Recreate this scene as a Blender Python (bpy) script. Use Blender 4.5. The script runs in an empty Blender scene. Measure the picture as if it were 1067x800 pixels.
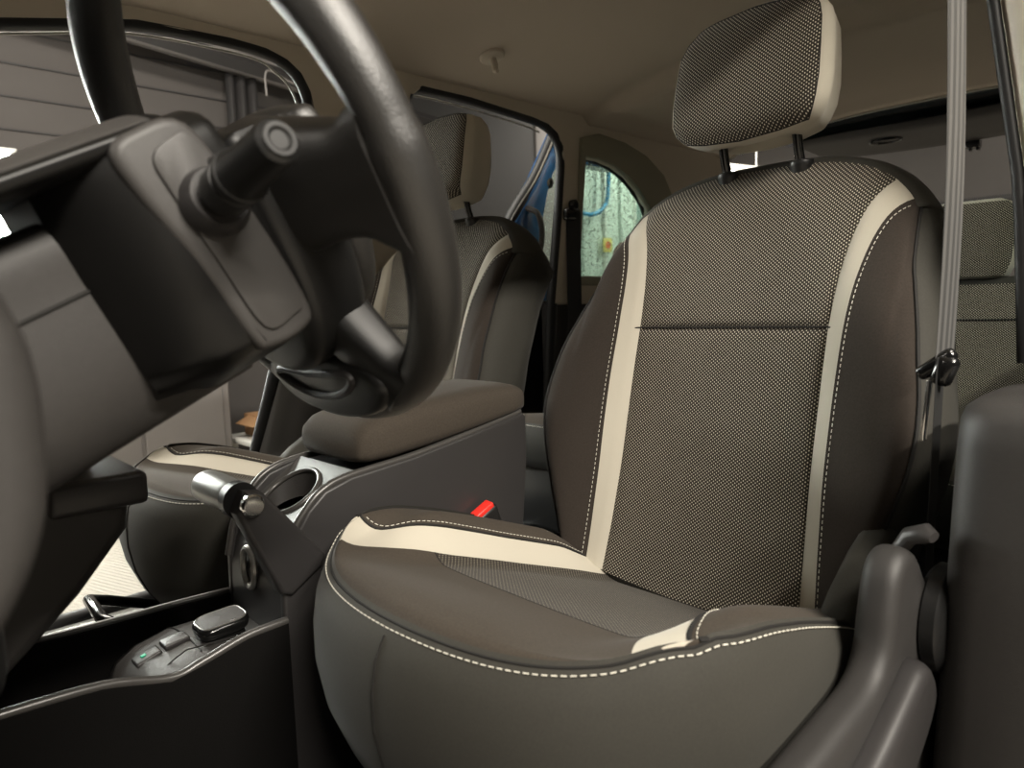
import bpy, bmesh, math, random
import numpy as np
from mathutils import Vector, Matrix
random.seed(7)
S = bpy.context.scene
COL = S.collection
PI = math.pi

# ------------------------------------------------------------------ materials
def srgb(r, g, b):
    def f(c):
        c /= 255.0
        return c/12.92 if c <= .04045 else ((c+.055)/1.055)**2.4
    return (f(r), f(g), f(b), 1)

def mat(name, col, rough=.6, metal=0, noise=0, nscale=300, bump=0, bscale=400, sheen=0, spec=.5, coat=0, emit=None, estr=0):
    m = bpy.data.materials.new(name); m.use_nodes = True
    nt = m.node_tree; b = nt.nodes['Principled BSDF']
    b.inputs['Base Color'].default_value = col if len(col) == 4 else (*col, 1)
    b.inputs['Roughness'].default_value = rough
    b.inputs['Metallic'].default_value = metal
    b.inputs['Specular IOR Level'].default_value = spec
    if coat: b.inputs['Coat Weight'].default_value = coat; b.inputs['Coat Roughness'].default_value = .08
    if sheen:
        b.inputs['Sheen Weight'].default_value = sheen; b.inputs['Sheen Roughness'].default_value = .4
    tc = nt.nodes.new('ShaderNodeTexCoord')
    if noise:
        n = nt.nodes.new('ShaderNodeTexNoise'); n.inputs['Scale'].default_value = nscale; n.inputs['Detail'].default_value = 3
        nt.links.new(tc.outputs['Object'], n.inputs['Vector'])
        mx = nt.nodes.new('ShaderNodeMix'); mx.data_type = 'RGBA'
        c = col
        mx.inputs[6].default_value = (c[0]*(1-noise), c[1]*(1-noise), c[2]*(1-noise), 1)
        mx.inputs[7].default_value = (min(1, c[0]*(1+noise)), min(1, c[1]*(1+noise)), min(1, c[2]*(1+noise)), 1)
        nt.links.new(n.outputs['Fac'], mx.inputs[0]); nt.links.new(mx.outputs[2], b.inputs['Base Color'])
    if bump:
        n2 = nt.nodes.new('ShaderNodeTexNoise'); n2.inputs['Scale'].default_value = bscale; n2.inputs['Detail'].default_value = 2
        nt.links.new(tc.outputs['Object'], n2.inputs['Vector'])
        bp = nt.nodes.new('ShaderNodeBump'); bp.inputs['Strength'].default_value = bump; bp.inputs['Distance'].default_value = .002
        nt.links.new(n2.outputs['Fac'], bp.inputs['Height']); nt.links.new(bp.outputs['Normal'], b.inputs['Normal'])
    if emit:
        b.inputs['Emission Color'].default_value = emit; b.inputs['Emission Strength'].default_value = estr
    return m

def dotted(name, base, dot, px=.0058, pz=.0025):
    """woven cloth: rows of small pale dots, every other row shifted by half a step"""
    m = mat(name, base, .85, sheen=.15, spec=.2)
    nt = m.node_tree; b = nt.nodes['Principled BSDF']; L = nt.links.new
    uv = nt.nodes.new('ShaderNodeUVMap'); sp = nt.nodes.new('ShaderNodeSeparateXYZ'); L(uv.outputs[0], sp.inputs[0])
    def M(op, a, bb=None, c=None):
        n = nt.nodes.new('ShaderNodeMath'); n.operation = op
        for i, v in enumerate((a, bb, c)):
            if v is None: continue
            if isinstance(v, (int, float)): n.inputs[i].default_value = v
            else: L(v, n.inputs[i])
        return n.outputs[0]
    v = M('DIVIDE', sp.outputs[1], pz); row = M('FLOOR', v)
    u = M('ADD', M('DIVIDE', sp.outputs[0], px), M('MULTIPLY', M('MODULO', row, 2.0), .5))
    fu = M('MULTIPLY', M('SUBTRACT', M('FRACT', u), .5), px/.00074); fv = M('MULTIPLY', M('SUBTRACT', M('FRACT', v), .5), pz/.00098)
    d = M('SQRT', M('ADD', M('MULTIPLY', fu, fu), M('MULTIPLY', fv, fv)))
    mr = nt.nodes.new('ShaderNodeMapRange'); mr.interpolation_type = 'SMOOTHSTEP'
    mr.inputs['From Min'].default_value = .75; mr.inputs['From Max'].default_value = 1.2
    mr.inputs['To Min'].default_value = 1; mr.inputs['To Max'].default_value = 0
    L(d, mr.inputs['Value'])
    mx = nt.nodes.new('ShaderNodeMix'); mx.data_type = 'RGBA'
    mx.inputs[6].default_value = base; mx.inputs[7].default_value = dot
    L(mr.outputs[0], mx.inputs[0]); L(mx.outputs[2], b.inputs['Base Color'])
    bp = nt.nodes.new('ShaderNodeBump'); bp.inputs['Strength'].default_value = .3; bp.inputs['Distance'].default_value = .0008
    L(mr.outputs[0], bp.inputs['Height']); L(bp.outputs['Normal'], b.inputs['Normal'])
    return m

def glass(name, tint, alpha=.25, rough=.05, drops=True):
    m = bpy.data.materials.new(name); m.use_nodes = True
    nt = m.node_tree; nt.nodes.clear(); L = nt.links.new
    o = nt.nodes.new('ShaderNodeOutputMaterial')
    tr = nt.nodes.new('ShaderNodeBsdfTransparent'); tr.inputs[0].default_value = tint
    gl = nt.nodes.new('ShaderNodeBsdfGlossy'); gl.inputs['Roughness'].default_value = rough
    df = nt.nodes.new('ShaderNodeBsdfDiffuse'); df.inputs[0].default_value = (.55, .62, .58, 1)
    m1 = nt.nodes.new('ShaderNodeMixShader'); m1.inputs[0].default_value = .07
    L(tr.outputs[0], m1.inputs[1]); L(gl.outputs[0], m1.inputs[2])
    last = m1.outputs[0]
    if drops:
        tc = nt.nodes.new('ShaderNodeTexCoord')
        vo = nt.nodes.new('ShaderNodeTexVoronoi'); vo.inputs['Scale'].default_value = 70
        L(tc.outputs['Object'], vo.inputs['Vector'])
        mr = nt.nodes.new('ShaderNodeMapRange'); mr.inputs['From Min'].default_value = .18; mr.inputs['From Max'].default_value = .32
        mr.inputs['To Min'].default_value = .6; mr.inputs['To Max'].default_value = .06
        L(vo.outputs['Distance'], mr.inputs['Value'])
        m2 = nt.nodes.new('ShaderNodeMixShader'); L(mr.outputs[0], m2.inputs[0])
        L(last, m2.inputs[1]); L(df.outputs[0], m2.inputs[2]); last = m2.outputs[0]
    L(last, o.inputs['Surface'])
    return m

M = {}
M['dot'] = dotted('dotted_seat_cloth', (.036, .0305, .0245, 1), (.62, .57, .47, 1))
M['dot_shaded'] = dotted('dotted_cloth_shaded', (.026, .0215, .0175, 1), (.20, .18, .14, 1))  # darker copy of the seat cloth; the cushion's shade is put into the colour
M['dark_cloth'] = mat('dark_seat_cloth', (.038, .031, .026), .9, noise=.3, nscale=450, sheen=.06, spec=.12)
M['plain_cloth'] = mat('plain_seat_cloth', (.054, .045, .036), .9, noise=.3, nscale=450, sheen=.06, spec=.12)
M['strip'] = mat('pale_accent_cloth', (.49, .455, .38), .85, noise=.06, nscale=900, sheen=.2, spec=.2)
M['side_cloth'] = mat('grey_side_cloth', (.040, .038, .032), .75, noise=.2, nscale=450, sheen=.08, spec=.25)
M['head_cloth'] = mat('pale_headrest_cloth', (.47, .435, .36), .85, noise=.06, nscale=900, sheen=.2, spec=.2)
M['thread'] = mat('pale_thread', (.72, .69, .6), .7)
M['seam'] = mat('dark_seam', (.008, .007, .006), .8)
M['plastic'] = mat('grained_dark_plastic', (.032, .030, .029), .5, bump=.18, bscale=1600, spec=.45)
M['dash_plastic'] = mat('grained_dash_plastic', (.034, .0315, .030), .5, noise=.12, nscale=250, bump=.2, bscale=1500, spec=.5)
M['smooth_plastic'] = mat('smooth_dark_plastic', (.030, .028, .028), .42, spec=.5)
M['black_plastic'] = mat('black_plastic', (.010, .010, .010), .4, spec=.5)
M['gloss_black'] = mat('glossy_black', (.006, .006, .006), .18, spec=.6)
M['rubber'] = mat('black_rubber', (.010, .010, .0105), .55, spec=.35)
M['leather'] = mat('wheel_leather', (.014, .013, .012), .40, bump=.25, bscale=900, spec=1.0)
M['beige'] = mat('beige_trim', (.60, .54, .45), .6, bump=.15, bscale=600)
M['olive'] = mat('olive_beige_trim', (.30, .29, .22), .6)
M['liner'] = mat('headliner_felt', (.56, .495, .415), .95, noise=.06, nscale=700, spec=.1)
M['carpet'] = mat('black_carpet', (.010, .0095, .009), .95, noise=.4, nscale=600, bump=.6, bscale=500, spec=.1)
M['chrome'] = mat('chrome', (.75, .75, .74), .15, metal=1)
M['plate'] = mat('grey_plate_plastic', (.052, .049, .047), .48, bump=.15, bscale=1500)
M['tail'] = mat('tailgate_lining', (.020, .018, .017), .6)
M['clear'] = glass('clear_glass', (.62, .66, .64, 1), drops=False)
M['pillar_grey'] = mat('grained_grey_pillar_trim', (.10, .095, .09), .45, bump=.4, bscale=600)
M['arm'] = mat('black_sheen_plastic', (.008, .0078, .0076), .38, spec=.35)
M['rim'] = mat('satin_rim_plastic', (.05, .047, .044), .3, spec=.7)
M['black_carpet_side'] = mat('black_side_lining', (.0045, .0042, .004), .9, bump=.2, bscale=900, spec=.08)
M['grip'] = mat('silver_grip_plastic', (.27, .27, .255), .36, metal=.1, spec=.6)
M['satin'] = mat('satin_grey_metal', (.42, .41, .39), .35, metal=.8)
M['steel'] = mat('dark_steel', (.05, .05, .05), .4, metal=.7)
M['red'] = mat('red_plastic', (.75, .03, .02), .4)
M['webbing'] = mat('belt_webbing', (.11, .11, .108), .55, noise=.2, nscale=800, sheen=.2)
def stripes(m, per=.0115):
    nt = m.node_tree; b = nt.nodes['Principled BSDF']; tc = nt.nodes.new('ShaderNodeTexCoord'); sp = nt.nodes.new('ShaderNodeSeparateXYZ')
    nt.links.new(tc.outputs['Object'], sp.inputs[0])
    x = nt.nodes.new('ShaderNodeMath'); x.operation = 'MULTIPLY'; x.inputs[1].default_value = 2*PI/per; nt.links.new(sp.outputs[1], x.inputs[0])
    y = nt.nodes.new('ShaderNodeMath'); y.operation = 'SINE'; nt.links.new(x.outputs[0], y.inputs[0])
    r = nt.nodes.new('ShaderNodeMapRange'); r.inputs['From Min'].default_value = -.4; r.inputs['From Max'].default_value = .6; nt.links.new(y.outputs[0], r.inputs['Value'])
    mx = nt.nodes.new('ShaderNodeMix'); mx.data_type = 'RGBA'; mx.inputs[6].default_value = (.035, .035, .034, 1); mx.inputs[7].default_value = (.095, .093, .09, 1)
    nt.links.new(r.outputs[0], mx.inputs[0]); nt.links.new(mx.outputs[2], b.inputs['Base Color'])
stripes(M['webbing'])
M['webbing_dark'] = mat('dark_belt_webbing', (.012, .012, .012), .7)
M['blue'] = mat('blue_car_paint', (.022, .10, .27), .25, spec=.6, coat=.6)
M['glass'] = glass('wet_glass', (.88, .95, .92, 1))
M['tail_glass'] = glass('dark_tailgate_glass', (.10, .16, .17, 1), drops=False)
M['concrete'] = mat('garage_floor_concrete', (.40, .365, .315), .7, noise=.1, nscale=8, bump=.2, bscale=60)
M['wall'] = mat('grey_garage_wall', (.075, .068, .064), .8, noise=.08, nscale=3)
M['wall_dark'] = mat('dark_garage_metal', (.03, .028, .028), .6)
M['wall_shade'] = mat('dark_wall_shade', (.020, .019, .018), .7, noise=.1, nscale=3)
M['panel_grey'] = mat('grey_cabinet_paint', (.20, .185, .175), .55)
M['wall_black'] = mat('dark_garage_wall', (.035, .033, .032), .85, noise=.1, nscale=3)
M['ceil'] = mat('garage_ceiling_paint', (.16, .15, .14), .9)
M['card'] = mat('brown_cardboard', (.34, .19, .09), .8)
M['teal'] = mat('pale_teal_panel', (.60, .66, .615), .5, noise=.15, nscale=6)
M['white'] = mat('white_paint', (.7, .7, .66), .6)
M['hose'] = mat('blue_hose', (.03, .28, .55), .4)
M['yellow'] = mat('yellow_sign', (.75, .62, .16), .5)
M['orange'] = mat('orange_red_disc', (.7, .13, .04), .5)
M['green'] = mat('green_mark', (.02, .5, .28), .4)
M['lamp'] = mat('lamp_diffuser', (.9, .9, .9), .5, emit=(.97, 1, .93, 1), estr=55)
M['tube'] = mat('tube_light', (.9, .9, .9), .5, emit=(1, .9, .72, 1), estr=30)

# ribs of the lit floor grating beside the car
def ribbed():
    m = M['concrete']; nt = m.node_tree; b = nt.nodes['Principled BSDF']
    w = nt.nodes.new('ShaderNodeTexWave'); w.inputs['Scale'].default_value = 14; w.inputs['Distortion'].default_value = .3
    tc = nt.nodes.new('ShaderNodeTexCoord'); mp = nt.nodes.new('ShaderNodeMapping'); mp.inputs['Rotation'].default_value = (0, 0, 1.25)
    nt.links.new(tc.outputs['Object'], mp.inputs[0]); nt.links.new(mp.outputs[0], w.inputs['Vector'])
    bp = nt.nodes.new('ShaderNodeBump'); bp.inputs['Strength'].default_value = .7; bp.inputs['Distance'].default_value = .01
    nt.links.new(w.outputs['Fac'], bp.inputs['Height']); nt.links.new(bp.outputs['Normal'], b.inputs['Normal'])
ribbed()

# ------------------------------------------------------------------ object helpers
ORI = {}
def empty(name, loc, label, cat, group=None):
    o = bpy.data.objects.new(name, None); COL.objects.link(o); o.location = loc
    o.empty_display_size = .05
    o['label'] = label; o['category'] = cat
    if group: o['group'] = group
    ORI[o] = Vector(loc); return o
def tag(o, label, cat, group=None):
    o['label'] = label; o['category'] = cat
    if group: o['group'] = group
    return o
def struct(o):
    o['kind'] = 'structure'; return o

def link(name, me, material, parent=None, smooth=True, auto=None):
    o = bpy.data.objects.new(name, me); COL.objects.link(o)
    if material and not me.materials: me.materials.append(material)
    if parent:
        o.parent = parent; ORI[o] = ORI.get(parent, Vector((0, 0, 0)))
        if ORI[o].length: me.transform(Matrix.Translation(-ORI[o]))
    else: ORI[o] = Vector((0, 0, 0))
    if smooth:
        for p in me.polygons: p.use_smooth = True
        if auto:
            bm = bmesh.new(); bm.from_mesh(me)
            for e in bm.edges:
                if len(e.link_faces) == 2 and e.calc_face_angle(0) > math.radians(auto): e.smooth = False
            bm.to_mesh(me); bm.free()
    return o
def rebase(o):
    """put the origin of a single-mesh thing at the middle of its base"""
    me = o.data; vs = np.array([v.co for v in me.vertices]); lo, hi = vs.min(0), vs.max(0)
    c = Vector(((lo[0]+hi[0])/2, (lo[1]+hi[1])/2, lo[2])); me.transform(Matrix.Translation(-c)); o.location = c
    ORI[o] = c; return o

class MB:
    def __init__(s): s.v = []; s.f = []; s.uv = {}
    def add(s, vs, fs):
        b = len(s.v); s.v += [tuple(map(float, p)) for p in vs]; s.f += [tuple(i+b for i in f) for f in fs]; return s
    def grid(s, rows, cu=False, cap=False, flip=False):
        R_, C_ = len(rows), len(rows[0]); vs = [p for r in rows for p in r]; fs = []
        for i in range(R_-1):
            for j in range(C_ if cu else C_-1):
                k = (j+1) % C_
                q = (i*C_+j, i*C_+k, (i+1)*C_+k, (i+1)*C_+j)
                fs.append(q[::-1] if flip else q)
        if cap:
            fs.append(tuple(range(C_))[::-1]); fs.append(tuple((R_-1)*C_+j for j in range(C_)))
        return s.add(vs, fs)
    def tube(s, path, r, n=12, closed=False, cap=True, sq=1.0, up=None):
        P = [Vector(p) for p in path]; N = len(P)
        T = []
        for i in range(N):
            a = P[i-1] if (i > 0 or closed) else P[i]; b = P[(i+1) % N] if (i < N-1 or closed) else P[i]
            T.append((b-a).normalized())
        u = Vector(up) if up else (Vector((0, 0, 1)) if abs(T[0].z) < .9 else Vector((0, 1, 0)))
        u = (u - T[0]*u.dot(T[0])).normalized(); rows = []
        for i in range(N):
            u = (u - T[i]*u.dot(T[i])).normalized(); w = T[i].cross(u)
            rr = r[i] if hasattr(r, '__len__') else r
            rows.append([P[i] + u*(rr*sq*math.cos(a)) + w*(rr*math.sin(a)) for a in [2*PI*k/n for k in range(n)]])
        if closed: rows.append(rows[0]); cap = False
        return s.grid(rows, cu=True, cap=cap)
    def box(s, c, d, bev=0, seg=3, rot=None):
        bm = bmesh.new(); bmesh.ops.create_cube(bm, size=1)
        for v in bm.verts: v.co = Vector((v.co.x*d[0], v.co.y*d[1], v.co.z*d[2]))
        if bev: bmesh.ops.bevel(bm, geom=bm.edges[:], offset=bev, segments=seg, profile=.5, affect='EDGES')
        mtx = Matrix.Translation(c) @ (rot.to_4x4() if rot else Matrix.Identity(4)); bmesh.ops.transform(bm, matrix=mtx, verts=bm.verts)
        bm.verts.index_update()
        s.add([v.co[:] for v in bm.verts], [[v.index for v in f.verts] for f in bm.faces]); bm.free(); return s
    def prism(s, poly, fmap, d0, d1, bev=0, seg=3):
        """poly: 2D outline, fmap(u,v,d)->xyz, extruded from d0 to d1 and bevelled"""
        bm = bmesh.new(); n = len(poly)
        a = [bm.verts.new(fmap(p[0], p[1], d0)) for p in poly]; b = [bm.verts.new(fmap(p[0], p[1], d1)) for p in poly]
        bm.faces.new(a[::-1]); bm.faces.new(b)
        for i in range(n): bm.faces.new((a[i], a[(i+1) % n], b[(i+1) % n], b[i]))
        bmesh.ops.recalc_face_normals(bm, faces=bm.faces[:])
        if bev:
            ed = [e for e in bm.edges if (e.verts[0] in a and e.verts[1] in a) or (e.verts[0] in b and e.verts[1] in b)]
            bmesh.ops.bevel(bm, geom=ed, offset=bev, segments=seg, profile=.5, affect='EDGES')
        bm.verts.index_update()
        s.add([v.co[:] for v in bm.verts], [[v.index for v in f.verts] for f in bm.faces]); bm.free(); return s
    def lathe(s, prof, origin, axis, n=32, cap=True):
        ax = Vector(axis).normalized(); u = ax.orthogonal().normalized(); w = ax.cross(u); o = Vector(origin)
        return s.grid([[o+ax*h+(u*math.cos(2*PI*k/n)+w*math.sin(2*PI*k/n))*r for k in range(n)] for r, h in prof], cu=True, cap=cap)
    def build(s, name, material, parent=None, smooth=True, auto=38, sub=0, fixn=True):
        me = bpy.data.meshes.new(name); me.from_pydata(s.v, [], s.f); me.validate()
        if fixn:
            bm = bmesh.new(); bm.from_mesh(me); bmesh.ops.remove_doubles(bm, verts=bm.verts, dist=1e-6)
            bmesh.ops.recalc_face_normals(bm, faces=bm.faces[:]); bm.to_mesh(me); bm.free()
        o = link(name, me, material, parent, smooth, None if sub else auto)
        if sub:
            sm = o.modifiers.new('s', 'SUBSURF'); sm.levels = sub; sm.render_levels = sub
        return o

def uvgrid(name, rows, uvs, material, parent, flip=False):
    R_, C_ = len(rows), len(rows[0]); me = bpy.data.meshes.new(name)
    fs = []
    for i in range(R_-1):
        for j in range(C_-1):
            q = (i*C_+j, i*C_+j+1, (i+1)*C_+j+1, (i+1)*C_+j); fs.append(q[::-1] if flip else q)
    me.from_pydata([tuple(p) for r in rows for p in r], [], fs)
    ul = me.uv_layers.new(name='UVMap'); fl = [t for r in uvs for t in r]
    for lp in me.loops: ul.data[lp.index].uv = fl[lp.vertex_index]
    return link(name, me, material, parent)

def catmull(pts, n=8, closed=False):
    P = [np.array(p, float) for p in pts]; N = len(P); out = []
    for i in range(N if closed else N-1):
        p0 = P[i-1] if (i > 0 or closed) else 2*P[0]-P[1]; p1 = P[i]; p2 = P[(i+1) % N]
        p3 = P[(i+2) % N] if (i < N-2 or closed) else 2*P[-1]-P[-2]
        for k in range(n):
            t = k/n
            out.append(.5*((2*p1)+(-p0+p2)*t+(2*p0-5*p1+4*p2-p3)*t*t+(-p0+3*p1-3*p2+p3)*t**3))
    if not closed: out.append(P[-1])
    return [tuple(p) for p in out]

def stitches(path, name, parent, ln=.0042, gap=.0026, r=.00065):
    P = np.array(path, float); seg = np.linalg.norm(np.diff(P, axis=0), axis=1); cum = np.r_[0, np.cumsum(seg)]
    b = MB(); s = 0
    def at(t): return np.array([np.interp(t, cum, P[:, k]) for k in range(3)])
    while s+ln < cum[-1]:
        b.tube([at(s), at(s+ln)], r, n=4); s += ln+gap
    return b.build(name, M['thread'], parent, fixn=False)

def plate(name, outer, holes, fmap, thick, material, parent=None, bevel=0):
    cu = bpy.data.curves.new(name, 'CURVE'); cu.dimensions = '2D'; cu.fill_mode = 'BOTH'; cu.extrude = thick/2; cu.bevel_depth = bevel; cu.bevel_resolution = 2
    for poly in [outer]+holes:
        sp = cu.splines.new('POLY'); sp.points.add(len(poly)-1); sp.use_cyclic_u = True
        for q, p in zip(sp.points, poly): q.co = (p[0], p[1], 0, 1)
    t = bpy.data.objects.new(name+'_tmp', cu); COL.objects.link(t)
    bpy.context.view_layer.update()
    me = bpy.data.meshes.new_from_object(t.evaluated_get(bpy.context.evaluated_depsgraph_get()))
    bpy.data.objects.remove(t); bpy.data.curves.remove(cu)
    for v in me.vertices: v.co = fmap(*v.co)
    bm = bmesh.new(); bm.from_mesh(me); bmesh.ops.remove_doubles(bm, verts=bm.verts, dist=1e-5); bmesh.ops.recalc_face_normals(bm, faces=bm.faces[:]); bm.to_mesh(me); bm.free()
    me.name = name
    return link(name, me, material, parent, True, 30)

def sstep(a, b, x):
    t = min(1, max(0, (x-a)/(b-a))); return t*t*(3-2*t)
# ------------------------------------------------------------------ front seats
FLOOR = .10
YC = np.polyfit([.36, .47, .60, .73, .85, .93, .965], [.050, .081, .112, .144, .188, .222, .240], 3)
def yc(z): return float(np.polyval(YC, z))
def zt(x): return .832 + .125*max(0, 1-(min(abs(x), .2319)/.232)**3)**.55
def zb(x): return .355 + .03*(abs(x)/.25)**2
def zrow(x, v): return zb(x) + (zt(x)-zb(x))*v
def tab(v, xs, ys): return float(np.interp(v, xs, ys))
def smooth_tab(xs, ys):
    xd = np.linspace(xs[0], xs[-1], 400); yd = np.interp(xd, xs, ys)
    k = np.hanning(61); k /= k.sum(); yp = np.pad(yd, 30, mode='reflect', reflect_type='odd'); yd = np.convolve(yp, k, 'valid')
    return lambda v: float(np.interp(v, xd, yd))
WV = smooth_tab([0, .1, .2, .4, .5, .6, .75, .9, 1], [.210, .224, .237, .266, .272, .269, .256, .237, .222])
UI = smooth_tab([0, .12, .3, .65, .75, .85, .93, 1], [.152, .148, .144, .144, .148, .158, .172, .190])
SW = smooth_tab([0, .3, .65, .8, .93, 1], [.024, .025, .026, .026, .026, .025])
BD = smooth_tab([0, .15, .35, .5, .7, .85, .95, 1], [.036, .050, .062, .062, .050, .028, .013, .008])
def back_pt(x, v, off):
    z = zrow(x, v); y = yc(z) + off
    y += .022*max(0, (v-.90)/.10)**2
    y += .0045*math.exp(-((z-.729+.0*x)/.0045)**2) if abs(x) < UI(v)-.0005 else 0
    return x, y, z
def offs(x, v):
    """forward offset of the backrest face across its width"""
    ui, sw, w, b = UI(v), SW(v), WV(v), BD(v); a = abs(x); uo = ui+sw
    if a <= ui:
        t = a/ui
        o = -.007*t**3
        return o + .004*math.exp(-((ui-a)/.005)**2)
    if a <= uo:
        t = (a-ui)/sw
        return -.007*(1-t) + .004*math.exp(-((a-ui)/.004)**2) - .44*b*t
    t = (a-uo)/(w-uo)
    o = -.44*b - .60*b*math.sin(t*PI/2) + .010*max(0, (t-.75)/.25)**2
    return o + .003*math.exp(-(t/.05)**2)
VS = sorted(set(list(np.linspace(0, 1, 49)) + [.595, .605, .612, .618, .624, .63, .636, .645]))
def build_seat(xc, out, label, group, buckle):
    P = lambda p: (xc+p[0], p[1], p[2])
    root = empty('car_seat', (xc, 0, FLOOR), label, 'car seat', group)
    # ---- backrest
    rim = [(-WV(v), v) for v in VS] + [(x, 1.0) for x in [WV(1)*math.sin(q*PI/2) for q in np.linspace(-1, 1, 41)][1:-1]] + [(WV(v), v) for v in VS[::-1]] + [(x, 0.0) for x in np.linspace(WV(0), -WV(0), 15)[1:-1]]
    R3 = [Vector(back_pt(x, v, offs(x, v))) for x, v in rim]; N = len(R3); cen = Vector((0, .14, .66))
    ndir = Vector((0, .945, -.325))
    on = []
    for i in range(N):
        t = (R3[(i+3) % N]-R3[i-3]); t -= ndir*t.dot(ndir); t.normalize(); o = ndir.cross(t)
        if o.dot(R3[i]-cen) < 0: o = -o
        on.append(o)
    prof = [(0, 0), (.005, .003), (.012, .010), (.019, .034), (.019, .080), (.008, .112), (-.016, .128), (-.07, .134)]
    rows = []
    for e, d in prof:
        dd = lambda p, d=d: d*(1.0 if p.z < .86 else max(.62, 1-(p.z-.86)*3.2))
        rows.append([P(R3[i]+on[i]*e+ndir*dd(R3[i])) for i in range(N)])
    shell = MB().grid(rows, cu=True); shell.f.append(tuple((len(prof)-1)*N+i for i in range(N)))
    back = shell.build('backrest', M['side_cloth'], root, auto=60)
    def patch(name, side, fa, fb, n, material, par):
        rr, uu = [], []
        for v in VS:
            a, b = fa(v), fb(v); r, u = [], []
            for k in range(n+1):
                t = k/n; x = (a+(b-a)*t)*side
                r.append(P(back_pt(x, v, offs(x, v)))); u.append((x+1, zrow(x, v)*1.05))
            rr.append(r); uu.append(u)
        return uvgrid(name, rr, uu, material, par, flip=side < 0)
    patch('backrest_panel', 1, lambda v: -UI(v), UI, 40, M['dot'], back)
    for sd in (-1, 1):
        patch('accent_strip', sd, UI, lambda v: UI(v)+SW(v), 6, M['strip'], back)
        patch('bolster', sd, lambda v: UI(v)+SW(v), WV, 16, M['dark_cloth'], back)
        vv = np.linspace(.02, .985, 90)
        pth = [P(back_pt(sd*(UI(v)+SW(v)+.005), v, offs(UI(v)+SW(v)+.005, v)-.0012)) for v in vv]
        stitches(pth, 'stitching', back, ln=.004, gap=.0032, r=.0005)
        pip = [P(Vector(back_pt(sd*WV(v), v, offs(WV(v), v)))+Vector((sd*.001, -.0005, 0))) for v in np.linspace(0, 1, 80)]
        MB().tube(pip, .0022, n=6).build('piping', M['seam'], back)
        side_p = []
        for i in range(N):
            x, v = rim[i]
            if x*sd > 0 and .05 < v < 1: side_p.append(P(R3[i]+on[i]*.0075+ndir*.0095))
        if sd > 0: side_p = side_p[::-1]
        stitches(side_p, 'stitching', back)
    seamp = [P((x, back_pt(x, 0, 0)[1]*0+yc(.729)+offs(x, .622)+.0015, .729)) for x in np.linspace(-.150, .150, 40)]
    MB().tube(seamp, .0013, n=5).build('cross_seam', M['seam'], back)
    # ---- cushion
    CW = smooth_tab([0, .3, .7, .85, .93, 1], [.240, .256, .262, .261, .256, .240])
    def yf(u): return -.430 + .066*u*u + .046*abs(u)**6
    ZC = smooth_tab([-.44, -.42, -.40, -.36, -.30, -.24, -.15, -.06, 0, .06], [.492, .501, .503, .493, .475, .456, .425, .392, .370, .350])
    ZS = smooth_tab([-.44, -.33, -.25, -.185, -.10, 0, .06], [.517, .516, .508, .490, .460, .418, .395])
    def cz0(u, v):
        y = .06 + (yf(u)-.06)*v; a = abs(u)
        z = ZC(max(-.44, y))
        return z + (1-.35*sstep(-.02, .06, y))*(1-.9*sstep(.60, .95, v)*(1-.75*sstep(.78, 1, a)))*(.058*sstep(.50, .88, a) - .003*sstep(.92, 1, a))
    def cz(u, v):
        zf = .500 - .011*u*u + .027*u**4
        z = cz0(u, v) + (zf-cz0(u, 1))*sstep(.50, 1, v)
        w_ = sstep(.84, 1, abs(u)); z = z*(1-w_) + ZS(.06+(yf(u)-.06)*v)*w_
        return z - .006*sstep(.975, 1, v)
    def cpt(u, v): return (u*CW(v), .06+(yf(u)-.06)*v, cz(u, v))
    CV = list(np.linspace(0, .95, 40)) + [.965, .975, .985, .992, 1]
    SI = smooth_tab([0, .4, .65, .8, .9, 1], [.60, .59, .60, .67, .76, .87])   # strip inner edge, as a share of the half width
    SO = lambda v: min(.975, SI(v)+tab(v, [0, .8, 1], [.125, .14, .16]))
    vd = .685
    us = np.linspace(-1, 1, 61)
    per = [cpt(-1, v) for v in np.linspace(0, 1, 26)] + [cpt(u, 1) for u in us[1:-1]] + [cpt(1, v) for v in np.linspace(1, 0, 26)]
    PV = [Vector(p) for p in per]; n_ = len(PV); outn = []
    for i in range(n_):
        t = PV[min(n_-1, i+3)]-PV[max(0, i-3)]; o = Vector((-t.y, t.x, 0)); o.normalize()
        if o.dot(Vector((PV[i].x, PV[i].y+.15, 0))) < 0: o = -o
        outn.append(o)
    # soften the turn of the front corners
    for _ in range(4): outn = [outn[0]]+[(outn[i-1]+outn[i]*2+outn[i+1]).normalized() for i in range(1, n_-1)]+[outn[-1]]
    sk = [(-.004, .004), (.002, -.001), (.010, -.008), (.020, -.024), (.025, -.048), (.025, -.078), (.017, -.115), (0, -.155), (-.024, -.19), (-.058, -.222)]
    rows = [[P((p.x+o.x*e*.5, p.y+o.y*e, p.z+d-(.0 if d > -.02 else (p.z-.475)*min(1, -d/.12)))) for p, o in zip(PV, outn)] for e, d in sk]
    rows.append([(xc+(q[0]-xc)*.75, q[1]*.75-.03, .268) for q in rows[-1]])
    cush = MB().grid(rows).build('cushion', M['side_cloth'], root, auto=75)
    def cpatch(name, fa, fb, v0, v1, n, material, flip=False):
        vs = [v for v in CV if v0 < v < v1]; vs = [v0]+vs+[v1]; rr, uu = [], []
        for v in vs:
            a, b = fa(v), fb(v); r, q = [], []
            for k in range(n+1):
                u = a+(b-a)*k/n; p = cpt(u, v); r.append(P(p)); q.append((p[0]+1, p[1]+1))
            rr.append(r); uu.append(q)
        o = uvgrid(name, rr, uu, material, cush, flip=True); return o
    cpatch('cushion_panel', lambda v: -SI(v), SI, 0, vd, 40, M['dot_shaded'])
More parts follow.
